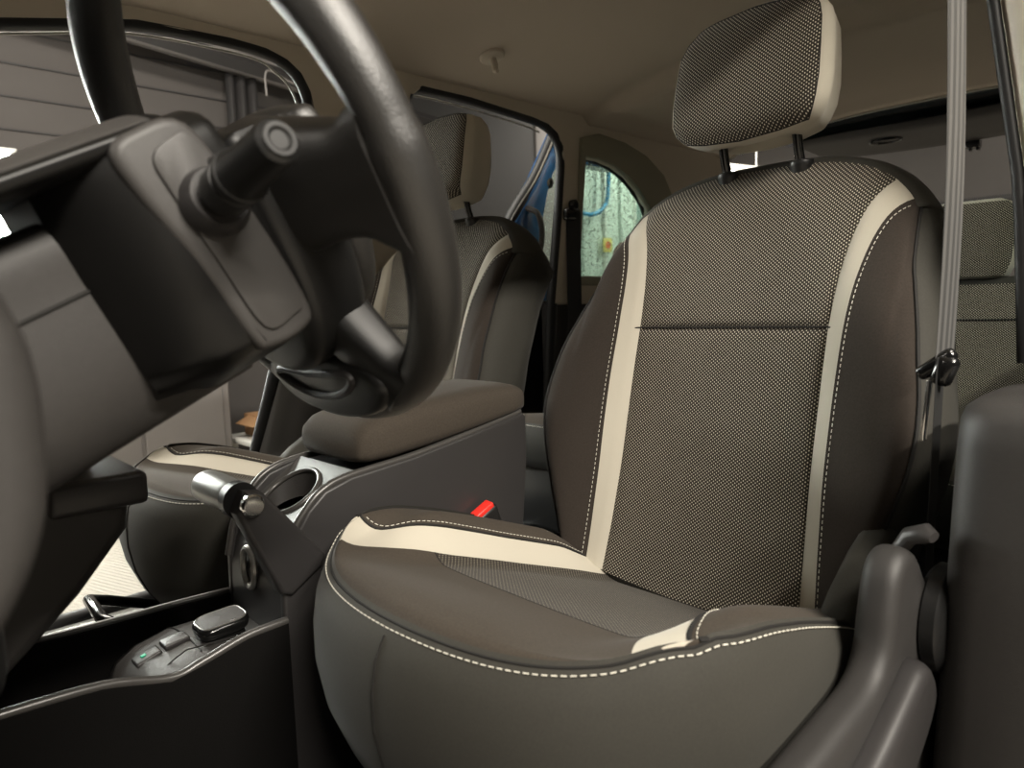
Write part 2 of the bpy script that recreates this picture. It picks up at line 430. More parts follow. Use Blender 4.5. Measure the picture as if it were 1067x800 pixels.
    cpatch('thigh_panel', lambda v: -SI(v), SI, vd, 1, 40, M['plain_cloth'])
    for sd in (-1, 1):
        a, b = (SI, SO) if sd > 0 else (lambda v: -SO(v), lambda v: -SI(v))
        cpatch('accent_strip', a, b, 0, 1, 6, M['strip'])
        a, b = (SO, lambda v: 1) if sd > 0 else (lambda v: -1, lambda v: -SO(v))
        cpatch('bolster', a, b, 0, 1, 14, M['plain_cloth'])
        pth = [P(Vector(cpt(sd*(SO(v)+.025), v))+Vector((0, 0, .001))) for v in np.linspace(.05, .93, 70) if SO(v) < .97]
        stitches(pth, 'stitching', cush, r=.0005)
        MB().tube([P(Vector(cpt(sd*min(.998, SO(v)+.006), v))) for v in np.linspace(.03, .97, 60)], .0022, n=5).build('seam', M['seam'], cush)
    MB().tube([P(Vector(cpt(u, vd))-Vector((0, 0, .0008))) for u in np.linspace(-SI(vd), SI(vd), 40)], .0014, n=5).build('seam', M['seam'], cush)
    MB().tube([P((p.x, p.y, p.z)) for p in PV[4:-4]], .0016, n=6).build('piping', M['seam'], cush)
    stitches([P((p.x+o.x*.0048, p.y+o.y*.0062, p.z-.0032)) for p, o in zip(PV[6:-6], outn[6:-6])], 'stitching', cush, ln=.0046, gap=.0028, r=.00062)
    for k in (25+31,):
        MB().tube([(r[k][0], r[k][1]-.0003, r[k][2]) for r in rows[2:9]], .0011, n=5).build('seam', M['seam'], cush)
    # ---- headrest
    hz = [(.984, .080, .050), (.9885, .102, .074), (.998, .112, .088), (1.02, .1175, .098), (1.06, .1195, .100), (1.10, .118, .096), (1.135, .115, .088), (1.158, .108, .074), (1.173, .094, .054), (1.180, .055, .028)]
    nA = 56; ring = []
    for z, w, d in hz:
        c = Vector((0, .222+.14*(z-1.0)+(.0 if z > 1 else (1.0-z)*.6), z)); rr = []
        for k in range(nA):
            a = 2*PI*k/nA; ca, sa = math.cos(a), math.sin(a); e = .27
            x = w*math.copysign(abs(ca)**e, ca); y = d*.5*math.copysign(abs(sa)**(e+.12), sa)
            if sa < 0: x *= 1.0
            else: x *= .90
            zz = z + (.020*(abs(x)/.12)**2 if z < 1.03 else -.014*(abs(x)/.12)**2)*(1 if z < 1.01 or z > 1.15 else .5)
            rr.append((x, c.y+y-.006*(1-(x/w)**2)*(sa < 0), zz))
        ring.append(rr)
    # split into dotted front and pale shell
    k0, k1 = int(nA*.5)+7, nA-7
    fr = [[P(r[k]) for k in range(k0, k1+1)] for r in ring[1:-1]]
    uvs = [[(r[k][0]+1, r[k][2]) for k in range(k0, k1+1)] for r in ring[1:-1]]
    head = MB()
    idx = list(range(k1, nA))+list(range(0, k0+1))
    head.grid([[P(r[k]) for k in idx] for r in ring])
    b0 = ring[0]; cb = [P((p[0]*.3, .235+(p[1]-.235)*.3, 1.0)) for p in b0]
    head.grid([cb, [P(p) for p in b0]], cu=True); nb = len(head.v)
    head.f.append(tuple(range(nb-2*nA, nb-nA)))
    head.grid([[P(b0[k]) for k in range(k0, k1+1)], [P(ring[1][k]) for k in range(k0, k1+1)]])
    hd = MB(); hd.v, hd.f = head.v, head.f
    h = hd.build('headrest', M['head_cloth'], root, auto=50)
    tp = MB().grid([[P(p) for p in ring[-2]], [P(p) for p in ring[-1]]], cu=True); tp.f.append(tuple(nA+i for i in range(nA)))
    # front panel
    uvgrid('headrest_panel', fr, uvs, M['dot'], h, flip=False)
    tp.build('headrest_cap', M['dark_cloth'], h)
    edge = [P(r[k0]) for r in ring[1:-1]]+[P(ring[-2][k]) for k in range(k0, k1+1)]+[P(r[k1]) for r in ring[1:-1]][::-1]+[P(ring[1][k]) for k in range(k1, k0-1, -1)]
    MB().tube(edge, .0009, n=5, closed=True).build('piping', M['seam'], h)
    for sd in (-1, 1):
        MB().tube([P((sd*.057, .262, .93)), P((sd*.057, .243, .975)), P((sd*.057, .232, 1.02))], .0068, n=14).build('headrest_post', M['gloss_black'], h)
        MB().lathe([(.005, .008), (.012, .008), (.0155, .006), (.0165, .002), (.016, 0), (.014, -.012)], P((sd*.057, .254, .954)), (0, -.12, .99), n=24).build('post_guide', M['black_plastic'], back)
    # ---- base frame, rails, outer cover
    MB().box((xc, -.12, .235), (.40, .40, .06), .012).build('base_frame', M['black_plastic'], root)
    for sd in (-1, 1):
        rl = MB().box((xc+sd*.19, -.10, FLOOR+.025), (.045, .56, .05), .006)
        rl.box((xc+sd*.19, -.10, FLOOR+.08), (.03, .46, .07), .005)
        for yy in (-.36, .16): rl.box((xc+sd*.19, yy, FLOOR+.006), (.075, .05, .012), .004)
        rl.build('seat_rail', M['steel'], root)
    X = lambda d: xc+out*d
    # plastic valance along the outer side, rising into the recliner cover
    pf = [(-.40, .20), (-.425, .30), (-.40, .385), (-.32, .415), (-.22, .428), (-.155, .436), (-.130, .455), (-.120, .49), (-.108, .523), (-.085, .538), (-.058, .530), (-.03, .50), (.02, .46), (.09, .43), (.13, .36), (.15, .28), (.12, .20), (-.1, .18)]
    if out < 0: pf = [(max(a, -.34), min(b, .43 if a < .05 else .40)) for a, b in pf]
    pf = [(y, z) for y, z, *_ in catmull([(a, b, 0) for a, b in pf], 4, True)]
    vb = MB().prism(pf, lambda y, z, d: Vector((X(d), y, z)), .279, .314, .013, 4)
    cover = vb.build('recliner_cover', M['plastic'], root)
    lv = [(-.40, .29), (-.385, .335), (-.30, .372), (-.20, .398), (-.13, .425), (-.085, .44), (-.06, .40), (-.10, .36), (-.18, .325), (-.28, .285), (-.37, .265)]
    lv = [(y, z) for y, z, *_ in catmull([(a, b, 0) for a, b in lv], 4, True)]
    if out > 0: MB().prism(lv, lambda y, z, d: Vector((X(d), y, z)), .305, .335, .012, 4).build('height_lever', M['smooth_plastic'], cover)
    MB().lathe([(.02, 0), (.045, .0), (.052, .006), (.052, .018), (.045, .024), (.02, .026)], (X(.310), -.01, .455 if out > 0 else .34), (out, 0, 0), n=36).build('recline_wheel', M['black_plastic'], cover)
    if out > 0: MB().tube([(X(.296), -.062, .528), (X(.306), -.060, .545), (X(.320), -.064, .551), (X(.328), -.068, .550)], [.009, .011, .011, .006], n=12, sq=.75).build('recline_lever', M['smooth_plastic'], cover)
    # grey gusset of cloth between cushion and backrest
    g = MB().prism([(-.10, .43), (-.05, .47), (0, .50), (.05, .52), (.10, .49), (.12, .40), (0, .36)], lambda y, z, d: Vector((X(d), y, z)), .225, .262, .012, 3)
    g.build('gusset', M['side_cloth'], root)
    g = MB().prism([(-.03, .34), (.0, .36), (.035, .385), (.07, .38), (.10, .33), (0, .30)], lambda y, z, d: Vector((X(d), y, z)), -.245, -.17, .012, 3)
    g.build('gusset', M['side_cloth'], root)
    zb_ = .215 if out > 0 else .285
    MB().tube([(xc-.08, -.16, .215), (xc-.08, -.40, zb_-.02), (xc-.078, -.475, zb_+.012), (xc-.05, -.505, zb_+.03), (xc+.05, -.51, zb_+.03), (xc+.08, -.49, zb_+.02), (xc+.09, -.42, zb_-.02), (xc+.09, -.16, .215)], .009, n=10).build('slide_bar', M['gloss_black'], root)
    if buckle:
        rot = Matrix.Rotation(math.radians(24), 3, 'X') @ Matrix.Rotation(math.radians(8), 3, 'Y')
        bk = MB().box((X(-.266), -.074, .424), (.022, .046, .10), .006, 3, rot).build('belt_buckle', M['black_plastic'], root)
        c = Vector((X(-.266), -.074, .424)) + rot @ Vector((0, 0, .05))
        MB().box(c, (.017, .036, .012), .003, 3, rot).build('release_button', M['red'], bk)
        MB().tube([(X(-.272), -.02, .37), (X(-.265), .02, .30), (X(-.25), .05, .24)], .008, n=10).build('buckle_stalk', M['black_plastic'], root)
    return root
driver = build_seat(.36, 1, 'nearest grey cloth car seat with pale accent strips, beside the tall door pillar', 'front seats', True)
passenger = build_seat(-.36, -1, 'grey cloth car seat with pale strips on the far side of the armrest console', 'front seats', False)

# ------------------------------------------------------------------ rear seats
def build_rear(xc, label):
    P = lambda p: (xc+p[0], p[1], p[2])
    root = empty('folding_car_seat', (xc, .78, FLOOR), label, 'rear seat', 'rear seats')
    hw = .205
    # backrest: rounded slab with dotted face
    def fy(z): return .985 + .20*(z-.45)
    def rr(z, e): return [P(p) for p in [(-hw, fy(z)+.10, z), (-hw-.004, fy(z)+.05, z), (-hw, fy(z)+.012, z)]]
    zs = list(np.linspace(.42, .80, 20))
    sh = []
    for i, z in enumerate(zs):
        w = hw - .02*max(0, (z-.74)/.06)**2
        r = []
        for k in range(40):
            a = 2*PI*k/40; ca, sa = math.cos(a), math.sin(a)
            r.append(P((w*math.copysign(abs(ca)**.3, ca), fy(z)+.06+.055*math.copysign(abs(sa)**.4, sa)-.008*(sa < 0)*(1-(ca)**2), z)))
        sh.append(r)
    bk = MB().grid(sh, cu=True, cap=True).build('backrest', M['side_cloth'], root, auto=50)
    f = [[P((x, fy(z)-.004-.006*(1-(x/.17)**2), z)) for x in np.linspace(-.165, .165, 20)] for z in np.linspace(.45, .785, 24)]
    uvgrid('backrest_panel', f, [[(x+1, z) for x in np.linspace(-.165, .165, 20)] for z in np.linspace(.45, .785, 24)], M['dot'], bk)
    MB().tube([P((x, fy(.709)-.005-.006*(1-(x/.17)**2), .709)) for x in np.linspace(-.165, .165, 20)], .002, n=5).build('seam', M['seam'], bk)
    # comma shaped headrest lying low on the seatback
    hs = []
    zz = [.797, .803, .83, .87, .91, .945, .962, .97]
    ww = [.100, .112, .122, .126, .126, .121, .108, .09]
    dd = [.03, .042, .05, .052, .052, .048, .038, .02]
    for z, w, d in zip(zz, ww, dd):
        hs.append([(w*math.copysign(abs(math.cos(a))**.35, math.cos(a)), fy(z)+.02+d*math.copysign(abs(math.sin(a))**.45, math.sin(a)), z) for a in [2*PI*k/48 for k in range(48)]])
    hd = MB().grid([[P(p) for p in r] for r in hs], cu=True, cap=True).build('headrest', M['head_cloth'], root, auto=50)
    rows = [[P((p[0]*1.0, p[1]-.0015, p[2])) for p in r[26:47]] for r in hs[1:-1]]
    uvgrid('headrest_panel', rows, [[(p[0]+1, p[2]) for p in r[26:47]] for r in hs[1:-1]], M['dot'], hd)
    for sd in (-1, 1): MB().tube([P((sd*.05, fy(.79)+.05, .76)), P((sd*.05, fy(.81)+.03, .83))], .006, n=10).build('headrest_post', M['gloss_black'], hd)
    # cushion
    rows = []
    for y, z, w in [(1.0, .425, .20), (.9, .437, .205), (.75, .452, .207), (.66, .462, .207), (.625, .46, .205), (.605, .448, .204)]:
        rows.append([P((w*t, y+.012*t*t, z-.012*abs(t)**4)) for t in np.linspace(-1, 1, 25)])
    body = [[(xc+(p[0]-xc)*s, p[1]+dy, p[2]+dz) for p in rows[-1]] for s, dy, dz in [(1, 0, 0), (1.01, -.006, -.01), (1.015, -.009, -.05), (1.01, -.002, -.10), (.98, .03, -.135)]]
    body.append([(xc+(p[0]-xc)*.98, 1.0, .31) for p in rows[-1]])
    cu = MB().grid(body).build('cushion', M['side_cloth'], root, auto=60)
    for sd in (-1, 1):
        q = [[(xc+sd*.205, y, z), (xc+sd*.207, y, z-.06), (xc+sd*.2, y, .32)] for y, z in [(.608, .447), (.66, .456), (.75, .447), (.9, .43), (1.0, .415)]]
        MB().grid(q).build('cushion_side', M['side_cloth'], cu)
    n = 24
    uvgrid('cushion_panel', [[p for p in r] for r in rows], [[(p[0]+1, p[1]) for p in r] for r in rows], M['plain_cloth'], cu, flip=False)
    stitches([(p[0], p[1]-.006, p[2]-.006) for p in rows[-1]], 'stitching', cu)
    MB().box((xc, .83, .22), (.34, .34, .2), .02).build('base_frame', M['black_plastic'], root)
    for sd in (-1, 1): MB().box((xc+sd*.15, .84, FLOOR+.012), (.04, .4, .024), .005).build('seat_rail', M['steel'], root)
    return root
build_rear(.385, 'rear car seat with dotted cloth and pale-sided headrest, seen behind the nearest front seat')
build_rear(-.446, 'rear car seat behind the far front seat, its cushion edge showing past the armrest')
# ------------------------------------------------------------------ steering wheel, column, dash
WC = Vector((.352, -.523, .860)); AX = Vector((0, .893, .451)); UP = Vector((0, -.451, .893))
def WP(a, b, c): return WC + Vector((1, 0, 0))*a + UP*b + AX*c
wheel = empty('steering_wheel', WP(0, 0, -.05), 'black leather-rimmed steering wheel with thick spokes in front of the driving position', 'steering wheel')
RR = .187
ring = []
for i in range(144):
    th = 2*PI*i/144; rad = .0168 + .0016*(math.cos(4*(th-PI/4)) if math.sin(th) > 0 else 0)
    ring.append([WP((RR+rad*1.0*math.cos(q))*math.cos(th), (RR+rad*math.cos(q))*math.sin(th), 1.08*rad*math.sin(q)) for q in [2*PI*k/20 for k in range(20)]])
rim = MB().grid(ring+[ring[0]], cu=True).build('rim', M['leather'], wheel, auto=80)
def wprism(name, poly, c0, c1, bev, material, par, n=5):
    pl = [(a, b) for a, b, *_ in catmull([(x, y, 0) for x, y in poly], n, True)] if n else poly
    return MB().prism(pl, lambda a, b, d: WP(a, b, d), c0, c1, bev, 4).build(name, material, par)
hub = wprism('hub', [(-.085, .03), (-.07, .040), (0, .046), (.07, .040), (.085, .03), (.088, -.03), (.075, -.085), (.045, -.125), (0, -.138), (-.045, -.125), (-.075, -.085), (-.088, -.03)], -.045, .012, .012, M['black_plastic'], wheel)
wprism('airbag_pad', [(-.08, .025), (-.06, .042), (0, .048), (.06, .042), (.08, .03), (.082, -.03), (.065, -.08), (.03, -.11), (-.03, -.11), (-.065, -.08), (-.082, -.03)], .010, .034, .010, M['leather'], hub)
for sd in (-1, 1):
    sp = []
    for t in np.linspace(0, 1, 14):
        a = .055+.128*t; top = .045-.030*t+.014*sstep(.75, 1, t); bot = -.058+.012*math.sin(t*PI)-.012*sstep(.7, 1, t); cc = -.012+.008*t; th = .026-.010*t
        sp.append([WP(sd*a, (top+bot)/2+(top-bot)/2*math.copysign(abs(math.cos(q))**.5, math.cos(q)), cc+th*math.copysign(abs(math.sin(q))**.7, math.sin(q))) for q in [2*PI*k/28 for k in range(28)]])
    MB().grid(sp, cu=True, cap=True).build('spoke', M['leather'], wheel, auto=70)
    sp = []
    for t in np.linspace(0, 1, 10):
        c0 = np.array((.046, -.112))*(1-t)+np.array((.088, -.168))*t; wd = .023-.002*t+.010*sstep(.7, 1, t); dv = np.array((.82, -.57)); nv = np.array((.82, .57))
        sp.append([WP(sd*(c0[0]+nv[0]*wd*math.copysign(abs(math.cos(q))**.5, math.cos(q))), c0[1]+nv[1]*wd*math.copysign(abs(math.cos(q))**.5, math.cos(q)), -.006+(.020-.006*t)*math.copysign(abs(math.sin(q))**.6, math.sin(q))) for q in [2*PI*k/24 for k in range(24)]])
    MB().grid(sp, cu=True, cap=True).build('spoke', M['black_plastic'], wheel, auto=70)
# lower trim bridging the hub and the rim, with an oval finger slot
lo = wprism('rim_trim', [(-.085, -.158), (-.06, -.138), (0, -.130), (.06, -.138), (.085, -.158), (.06, -.182), (0, -.192), (-.06, -.182)], -.026, -.004, .007, M['black_plastic'], wheel)
MB().tube([WP(.060*math.cos(q)-.008, -.158+.011*math.sin(q)+.010*math.cos(q)**2, -.0265) for q in [2*PI*k/40 for k in range(40)]], .0035, n=8, closed=True).build('finger_slot', M['smooth_plastic'], lo)

col = empty('column_shroud', WP(0, -.05, -.16), 'dark grey steering column shroud with a control stalk, between dashboard and steering wheel', 'steering column')
# shroud: lower trough and domed upper lid
def sec(pts, n=6): return [(a, b) for a, b, *_ in catmull([(x, y, 0) for x, y in pts], n, True)]
def cloft(name, secs, material, par, auto=50):
    return MB().grid([[WP(a, b, c) for a, b in sc] for sc, c in secs], cu=True, cap=True).build(name, material, par, auto=auto)
SHA = .040
low = [(-.050, .030), (-.052, -.010), (-.048, -.066), (-.026, -.105), (0, -.112), (.022, -.105), (SHA, -.070), (SHA+.003, -.010), (SHA, .028), (0, .034)]
cloft('shroud_trough', [(sec(low), c) for c in (-.32, -.22, -.14, -.075)], M['dash_plastic'], col)
MB().tube([WP(SHA+.0035, -.012, c) for c in (-.31, -.2, -.10)], .0012, n=6).build('parting_line', M['seam'], col)
top = [(-.070, .050), (-.072, .056), (-.050, .066), (0, .071), (.050, .067), (.078, .060), (.082, .054), (.076, .0485), (.06, .0465), (0, .0465)]
lid = cloft('shroud_lid', [(sec(top), c) for c in (-.34, -.24, -.13, -.07)], M['arm'], col)
capt = [(-.060, .0575), (-.045, .0685), (0, .0735), (.046, .0695), (.074, .0620), (.073, .0590), (.04, .057), (0, .057), (-.05, .056)]
cloft('lid_lit_top', [(sec(capt), c) for c in (-.335, -.24, -.14, -.075)], M['plate'], lid)  # paler layer added so the top of the lid looks lit
pod = [(.035, .068), (.060, .070), (.078, .062), (.086, .046), (.088, -.014), (.086, -.069), (.078, -.084), (.055, -.096), (.0, -.110), (-.055, -.096), (-.078, -.084), (-.088, -.014), (-.086, .046), (-.06, .072), (0, .082)]
pod = [(a, b*.88 if b > .04 else b) for a, b in pod]
def podc(k, m=1): return sec([(a*k, b*m) for a, b in pod])
pod_o = cloft('stalk_housing', [(sec([(min(a, .044) if a > 0 else a*.6, b*.90) for a, b in pod]), -.147), (podc(.80, .95), -.124), (podc(.95, .99), -.110), (podc(.985), -.097), (podc(.985), -.050), (podc(.93, .96), -.042)], M['arm'], col)  # near-black wall behind the paler face: its shade is put into the colour
# face of the housing and the raised oblong plate round the stalk
fc = [(.050, -.108), (.058, -.092), (.052, -.060), (-.01, -.048), (-.075, -.044), (-.089, -.056), (-.088, -.082), (-.078, -.091), (-.02, -.098), (.025, -.107)]
fc = [(b, c) for b, c, *_ in catmull([(x, y, 0) for x, y in fc], 5, True)]
MB().prism(fc, lambda b, c, d: WP(d, b, c), .070, .0885, .006, 4).build('housing_face', M['plate'], pod_o)
pl = [(.040, -.090), (.047, -.076), (.042, -.062), (-.015, -.051), (-.067, -.049), (-.076, -.060), (-.073, -.081), (-.025, -.0865), (.020, -.0905)]
pl = [(b, c) for b, c, *_ in catmull([(x, y, 0) for x, y in pl], 5, True)]
MB().prism(pl, lambda b, c, d: WP(d, b, c), .080, .0910, .0015, 2).build('stalk_plate', M['plate'], pod_o)
sb, sc_ = .006, -.070
sax = Vector((1, 0, 0)) + UP*.20 + AX*.12
s0 = WP(.086, sb, sc_)
stalk = MB().lathe([(.0215, 0), (.0215, .006), (.0175, .013)], s0, sax, n=32).build('stalk_collar', M['smooth_plastic'], col)
st = MB().lathe([(.0130, .008), (.0135, .018), (.0152, .020), (.0156, .036), (.0145, .0365), (.0145, .039), (.0160, .0395), (.0163, .045), (.0155, .0455), (.0138, .051), (.0125, .087), (.0119, .090), (.0095, .092), (.0091, .0934), (.0068, .0934), (.005, .092)], s0, sax, n=36)
stk = st.build('control_stalk', M['black_plastic'], col, auto=30)
MB().box(s0+sax*.026+UP*.0148, (.012, .006, .006), .001).build('stalk_mark', M['smooth_plastic'], stk)
# second stalk on the far side
st = MB().lathe([(.016, .088), (.013, .10), (.012, .15), (.013, .18), (.008, .186)], WP(0, sb, sc_), (-1, 0, .05), n=24).build('control_stalk', M['black_plastic'], col)

dash = empty('dashboard', (0, -.95, .10), 'dark grey grained dashboard whose rounded end fills the lower left corner', 'dashboard')
pf = [(-1.15, .95), (-.92, .965), (-.80, .90), (-.745, .83), (-.724, .778), (-.7165, .757), (-.7145, .731), (-.718, .698), (-.734, .665), (-.775, .61), (-.83, .52), (-.90, .42), (-.95, .32), (-1.15, .30)]
pf = [(y, z) for y, z, *_ in catmull([(a, b, 0) for a, b in pf], 5, True)]
MB().prism(pf, lambda y, z, d: Vector((d, y, z)), -.70, .622, .012, 4).build('body', M['dash_plastic'], dash)
st = [(-.562, .582), (-.566, .555), (-.612, .500), (-.66, .455), (-.70, .420), (-.80, .415), (-.98, .415), (-.98, .66), (-.64, .66), (-.60, .60)]
MB().prism(st, lambda y, z, d: Vector((d, y, z)), -.125, .105, .014, 4).build('stack_housing', M['plastic'], dash)
MB().box((-.01, -.590, .597), (.246, .088, .034), .007, 3).build('ledge', M['smooth_plastic'], dash)
MB().prism([(-.58, .612), (-.585, .66), (-.60, .76), (-.66, .84), (-.9, .86), (-.9, .612)], lambda y, z, d: Vector((d, y, z)), -.11, .04, .012, 3).build('radio_panel', M['black_plastic'], dash)
MB().box((.36, -.82, .64), (.16, .22, .16), .02).build('column_bracket', M['black_plastic'], dash)

# ------------------------------------------------------------------ centre console
con = empty('centre_console', (0, -.35, FLOOR), 'long black centre console with open tray, switch panel and padded armrest box', 'console')
YZ = lambda y, z, d: Vector((d, y, z))
def rimtube(pts, r, name, par, m): return MB().tube(catmull(pts, 6), r, n=10, up=(0, 0, 1)).build(name, m, par)
# tray: two side walls, floor and a cross wall
for sd in (-1, 1):
    z0 = .392 if sd < 0 else .396
    w = [(-.80, FLOOR), (-.80, z0+.008), (-.70, z0+.006), (-.60, z0), (-.535, z0-(.018 if sd > 0 else .002))] + ([(-.50, z0-.012), (-.45, z0), (-.40, z0+.002)] if sd > 0 else [(-.47, z0-.003), (-.40, z0-.006)]) + [(-.40, FLOOR)]
    x0, x1 = (sd*.080, sd*.096)
    MB().prism(w, YZ, min(x0, x1), max(x0, x1), .003, 2).build('tray_wall', M['black_carpet_side'], con)
    rimtube([(sd*.089, y, z+.001) for y, z in w[1:-1]], .0055, 'tray_rim', con, M['rim'])
MB().box((0, -.67, .25), (.155, .26, .02), .004).build('tray_floor', M['carpet'], con)
# switch panel with a domed top
rows = []
for y, z in [(-.562, .290), (-.558, .335), (-.548, .354), (-.525, .367), (-.49, .375), (-.45, .3745), (-.40, .368)]:
    rows.append([(x, y-.010*(1-(x/.08)**2)*(y < -.5), z-.010*(abs(x)/.08)**4) for x in np.linspace(-.079, .079, 21)])
sw = MB().grid(rows).build('switch_panel', M['dash_plastic'], con)
MB().tube([(.030+.012*t, -.556+.155*t, .343+.0370*min(1, t*3)-.006*max(0, t-.4)) for t in np.linspace(0, 1, 12)], .0009, n=5).build('panel_groove', M['seam'], sw)
MB().tube([(x, -.484-.004*(x/.08)**2, .3756-.01*(abs(x)/.08)**4) for x in np.linspace(-.075, .04, 12)], .0010, n=5).build('panel_groove', M['seam'], sw)
rz = Matrix.Rotation(-.06, 3, 'X')
for y, z in ((-.530, .3665), (-.498, .3755)):
    rk = MB().box((-.012, y, z), (.024, .030, .007), .0025, 3, Matrix.Rotation(.30 if y < -.51 else .12, 3, 'X')).build('rocker_switch', M['smooth_plastic'], sw)
    if y < -.51: MB().box((-.012, y-.004, z+.0030), (.006, .006, .0016), .0005, 1, Matrix.Rotation(.30, 3, 'X')).build('green_mark', M['green'], rk)
# squat selector knob with a pale rimmed top
kb = []
KX, KY = .008, -.449
def sq_(a, b, q, z): return (KX+a*math.copysign(abs(math.cos(q))**.5, math.cos(q)), KY+b*math.copysign(abs(math.sin(q))**.5, math.sin(q)), z+.10*b*math.sin(q))
QS = [2*PI*k/48 for k in range(48)]
for z, a, b in [(.370, .023, .026), (.379, .021, .024), (.381, .025, .029), (.388, .0265, .0305), (.392, .0255, .0295), (.3945, .022, .026)]:
    kb.append([sq_(a, b, q, z) for q in QS])
kn = MB().grid(kb, cu=True, cap=True).build('selector_knob', M['gloss_black'], con, auto=45)
MB().grid([[sq_(.0222*s, .0262*s, q, .3949+.0012*(1-s)) for q in QS] for s in (1, .8, .5, .2, .02)], cu=True).build('knob_face', M['dash_plastic'], kn)
MB().tube([sq_(.0232, .0272, q, .3943) for q in QS], .0010, n=6, closed=True).build('knob_rim', M['satin'], kn)
# armrest tower: two cheeks, front face, back, cup well
ck = [(-.400, .12), (-.402, .36), (-.400, .44), (-.386, .492), (-.362, .525), (-.338, .545), (-.30, .556), (-.20, .566), (-.10, .582), (.008, .602), (.016, .596), (.016, .53), (.004, .42), (-.02, .34), (-.06, .20), (-.06, .12)]
for sd in (-1, 1):
    x0, x1 = sd*.073, sd*.087
    MB().prism(ck, YZ, min(x0, x1), max(x0, x1), .004, 3).build('tower_cheek', M['smooth_plastic'], con)
    rimtube([(sd*.080, y, z+.001) for y, z in ck[2:10]], .0052, 'cheek_rim', con, M['rim'])
fr = [[(x, y, z) for x in np.linspace(-.078, .078, 15)] for y, z in [(-.400, .30), (-.401, .36), (-.399, .43), (-.390, .468), (-.372, .485), (-.345, .488)]]
MB().grid(fr).build('tower_face', M['smooth_plastic'], con)
MB().prism([(-.29, .13), (-.29, .555), (-.2, .562), (-.1, .578), (.005, .596), (.012, .55), (0, .42), (-.03, .34), (-.06, .2), (-.06, .13)], YZ, -.0765, .0765, .003, 2).build('bin_body', M['smooth_plastic'], con)
cup = [(-.010+.048*math.cos(q), .50+.36*math.sin(q)) for q in [2*PI*k/40 for k in range(40)]]
plate('cup_ledge', [(-.074, 0), (.074, 0), (.074, 1), (-.074, 1)], [cup], lambda u, v, d: (u, -.388+.100*v, .496+.062*v-.012*v*(1-v)+d), .006, M['rim'], con)
MB().box((0, -.335, .458), (.144, .09, .012), .003).build('well_floor', M['smooth_plastic'], con)
MB().tube([(x, -.388+.100*v, .500+.062*v-.012*v*(1-v)) for x, v in cup], .0035, n=10, closed=True).build('cup_ring', M['rim'], con)
MB().grid([[(x*s-.01*(1-s), -.388+.100*(.5+(v-.5)*s), .499+.062*v-h*(.5+.5*v)) for x, v in cup] for s, h in ((1, 0), (.97, .02), (.93, .04))], cu=True).build('cup_wall', M['dash_plastic'], con)
MB().tube([(-.012+.017*math.cos(q), -.4005, .440+.026*math.sin(q)) for q in [2*PI*k/32 for k in range(32)]], .0045, n=8, closed=True).build('slot_collar', M['satin'], con)
# padded lid
rows = []
for y, z0, z1, w in [(-.284, .574, .594, .074), (-.280, .568, .608, .082), (-.266, .565, .619, .087), (-.235, .566, .628, .091), (-.17, .573, .637, .092), (-.08, .586, .644, .092), (-.01, .598, .646, .091), (.012, .603, .641, .087), (.020, .608, .630, .078)]:
    zc_, zh = (z0+z1)/2, (z1-z0)/2
    rows.append([(w*math.copysign(abs(math.cos(q))**.35, math.cos(q)), y, zc_+zh*math.copysign(abs(math.sin(q))**.55, math.sin(q))+(.004*(1-(math.cos(q))**2) if math.sin(q) > 0 else 0)) for q in [2*PI*k/40 for k in range(40)]])
MB().grid(rows, cu=True, cap=True).build('armrest_pad', M['plain_cloth'], con, auto=60)

# ------------------------------------------------------------------ parking brake
pb = empty('parking_brake_lever', (.08, -.39, .43), 'black crank-shaped parking brake lever with chrome button on the console', 'parking brake')
bar = [(-.452, .542), (-.440, .566), (-.420, .562), (-.345, .468), (-.350, .455), (-.392, .428), (-.406, .434)]
MB().prism(bar, YZ, .066, .094, .006, 3).build('lever_arm', M['smooth_plastic'], pb)
gp = MB().lathe([(.008, .106), (.0175, .102), (.0205, .093), (.0215, .07), (.0208, .04), (.0195, .022), (.0185, .0), (.0150, -.006)], (.060, -.437, .5525), (-1, 0, .0), n=32)
gp.build('grip', M['grip'], pb)
MB().lathe([(.0215, -.004), (.0215, .012), (.019, .014)], (.066, -.437, .5515), (-1, 0, 0), n=32).build('grip_collar', M['black_plastic'], pb)
MB().lathe([(.0135, 0), (.0135, .006), (.0115, .0085), (.010, .0088)], (.0925, -.435, .550), (1, 0, 0), n=32).build('release_button', M['chrome'], pb)
MB().tube([(.062, -.43, .545), (.058, -.405, .50), (.055, -.392, .45), (.05, -.36, .42)], .014, n=12, sq=.7).build('lever_shank', M['black_plastic'], pb)
# ------------------------------------------------------------------ car body round the seats (setting)
def XL(z): return -.762+.035*(z-.8)/.55
def arc(cx, cy, r, a0, a1, n=8): return [(cx+r*math.cos(math.radians(a0+(a1-a0)*k/n)), cy+r*math.sin(math.radians(a0+(a1-a0)*k/n))) for k in range(n+1)]
front_open = [(-.98, 1.20), (-.48, 1.315), (-.27, 1.362), (-.08, 1.370)] + [(.0, 1.366), (.05, 1.352), (.085, 1.328), (.108, 1.29), (.118, 1.24), (.116, 1.17), (.10, 1.02), (.075, .88), (.048, .78)]
front_low = [(.048, .78), (.0, .62), (-.06, .417), (-.11, .25), (-.17, .175), (-.26, .15), (-.98, .145)]
slide_open = [(.325, .78), (.345, .95), (.365, 1.15), (.375, 1.28), (.39, 1.335), (.43, 1.365), (.60, 1.365), (.85, 1.350), (.92, 1.340), (.965, 1.318), (.993, 1.28), (1.003, 1.22), (.995, 1.05), (.982, .90), (.972, .78)]
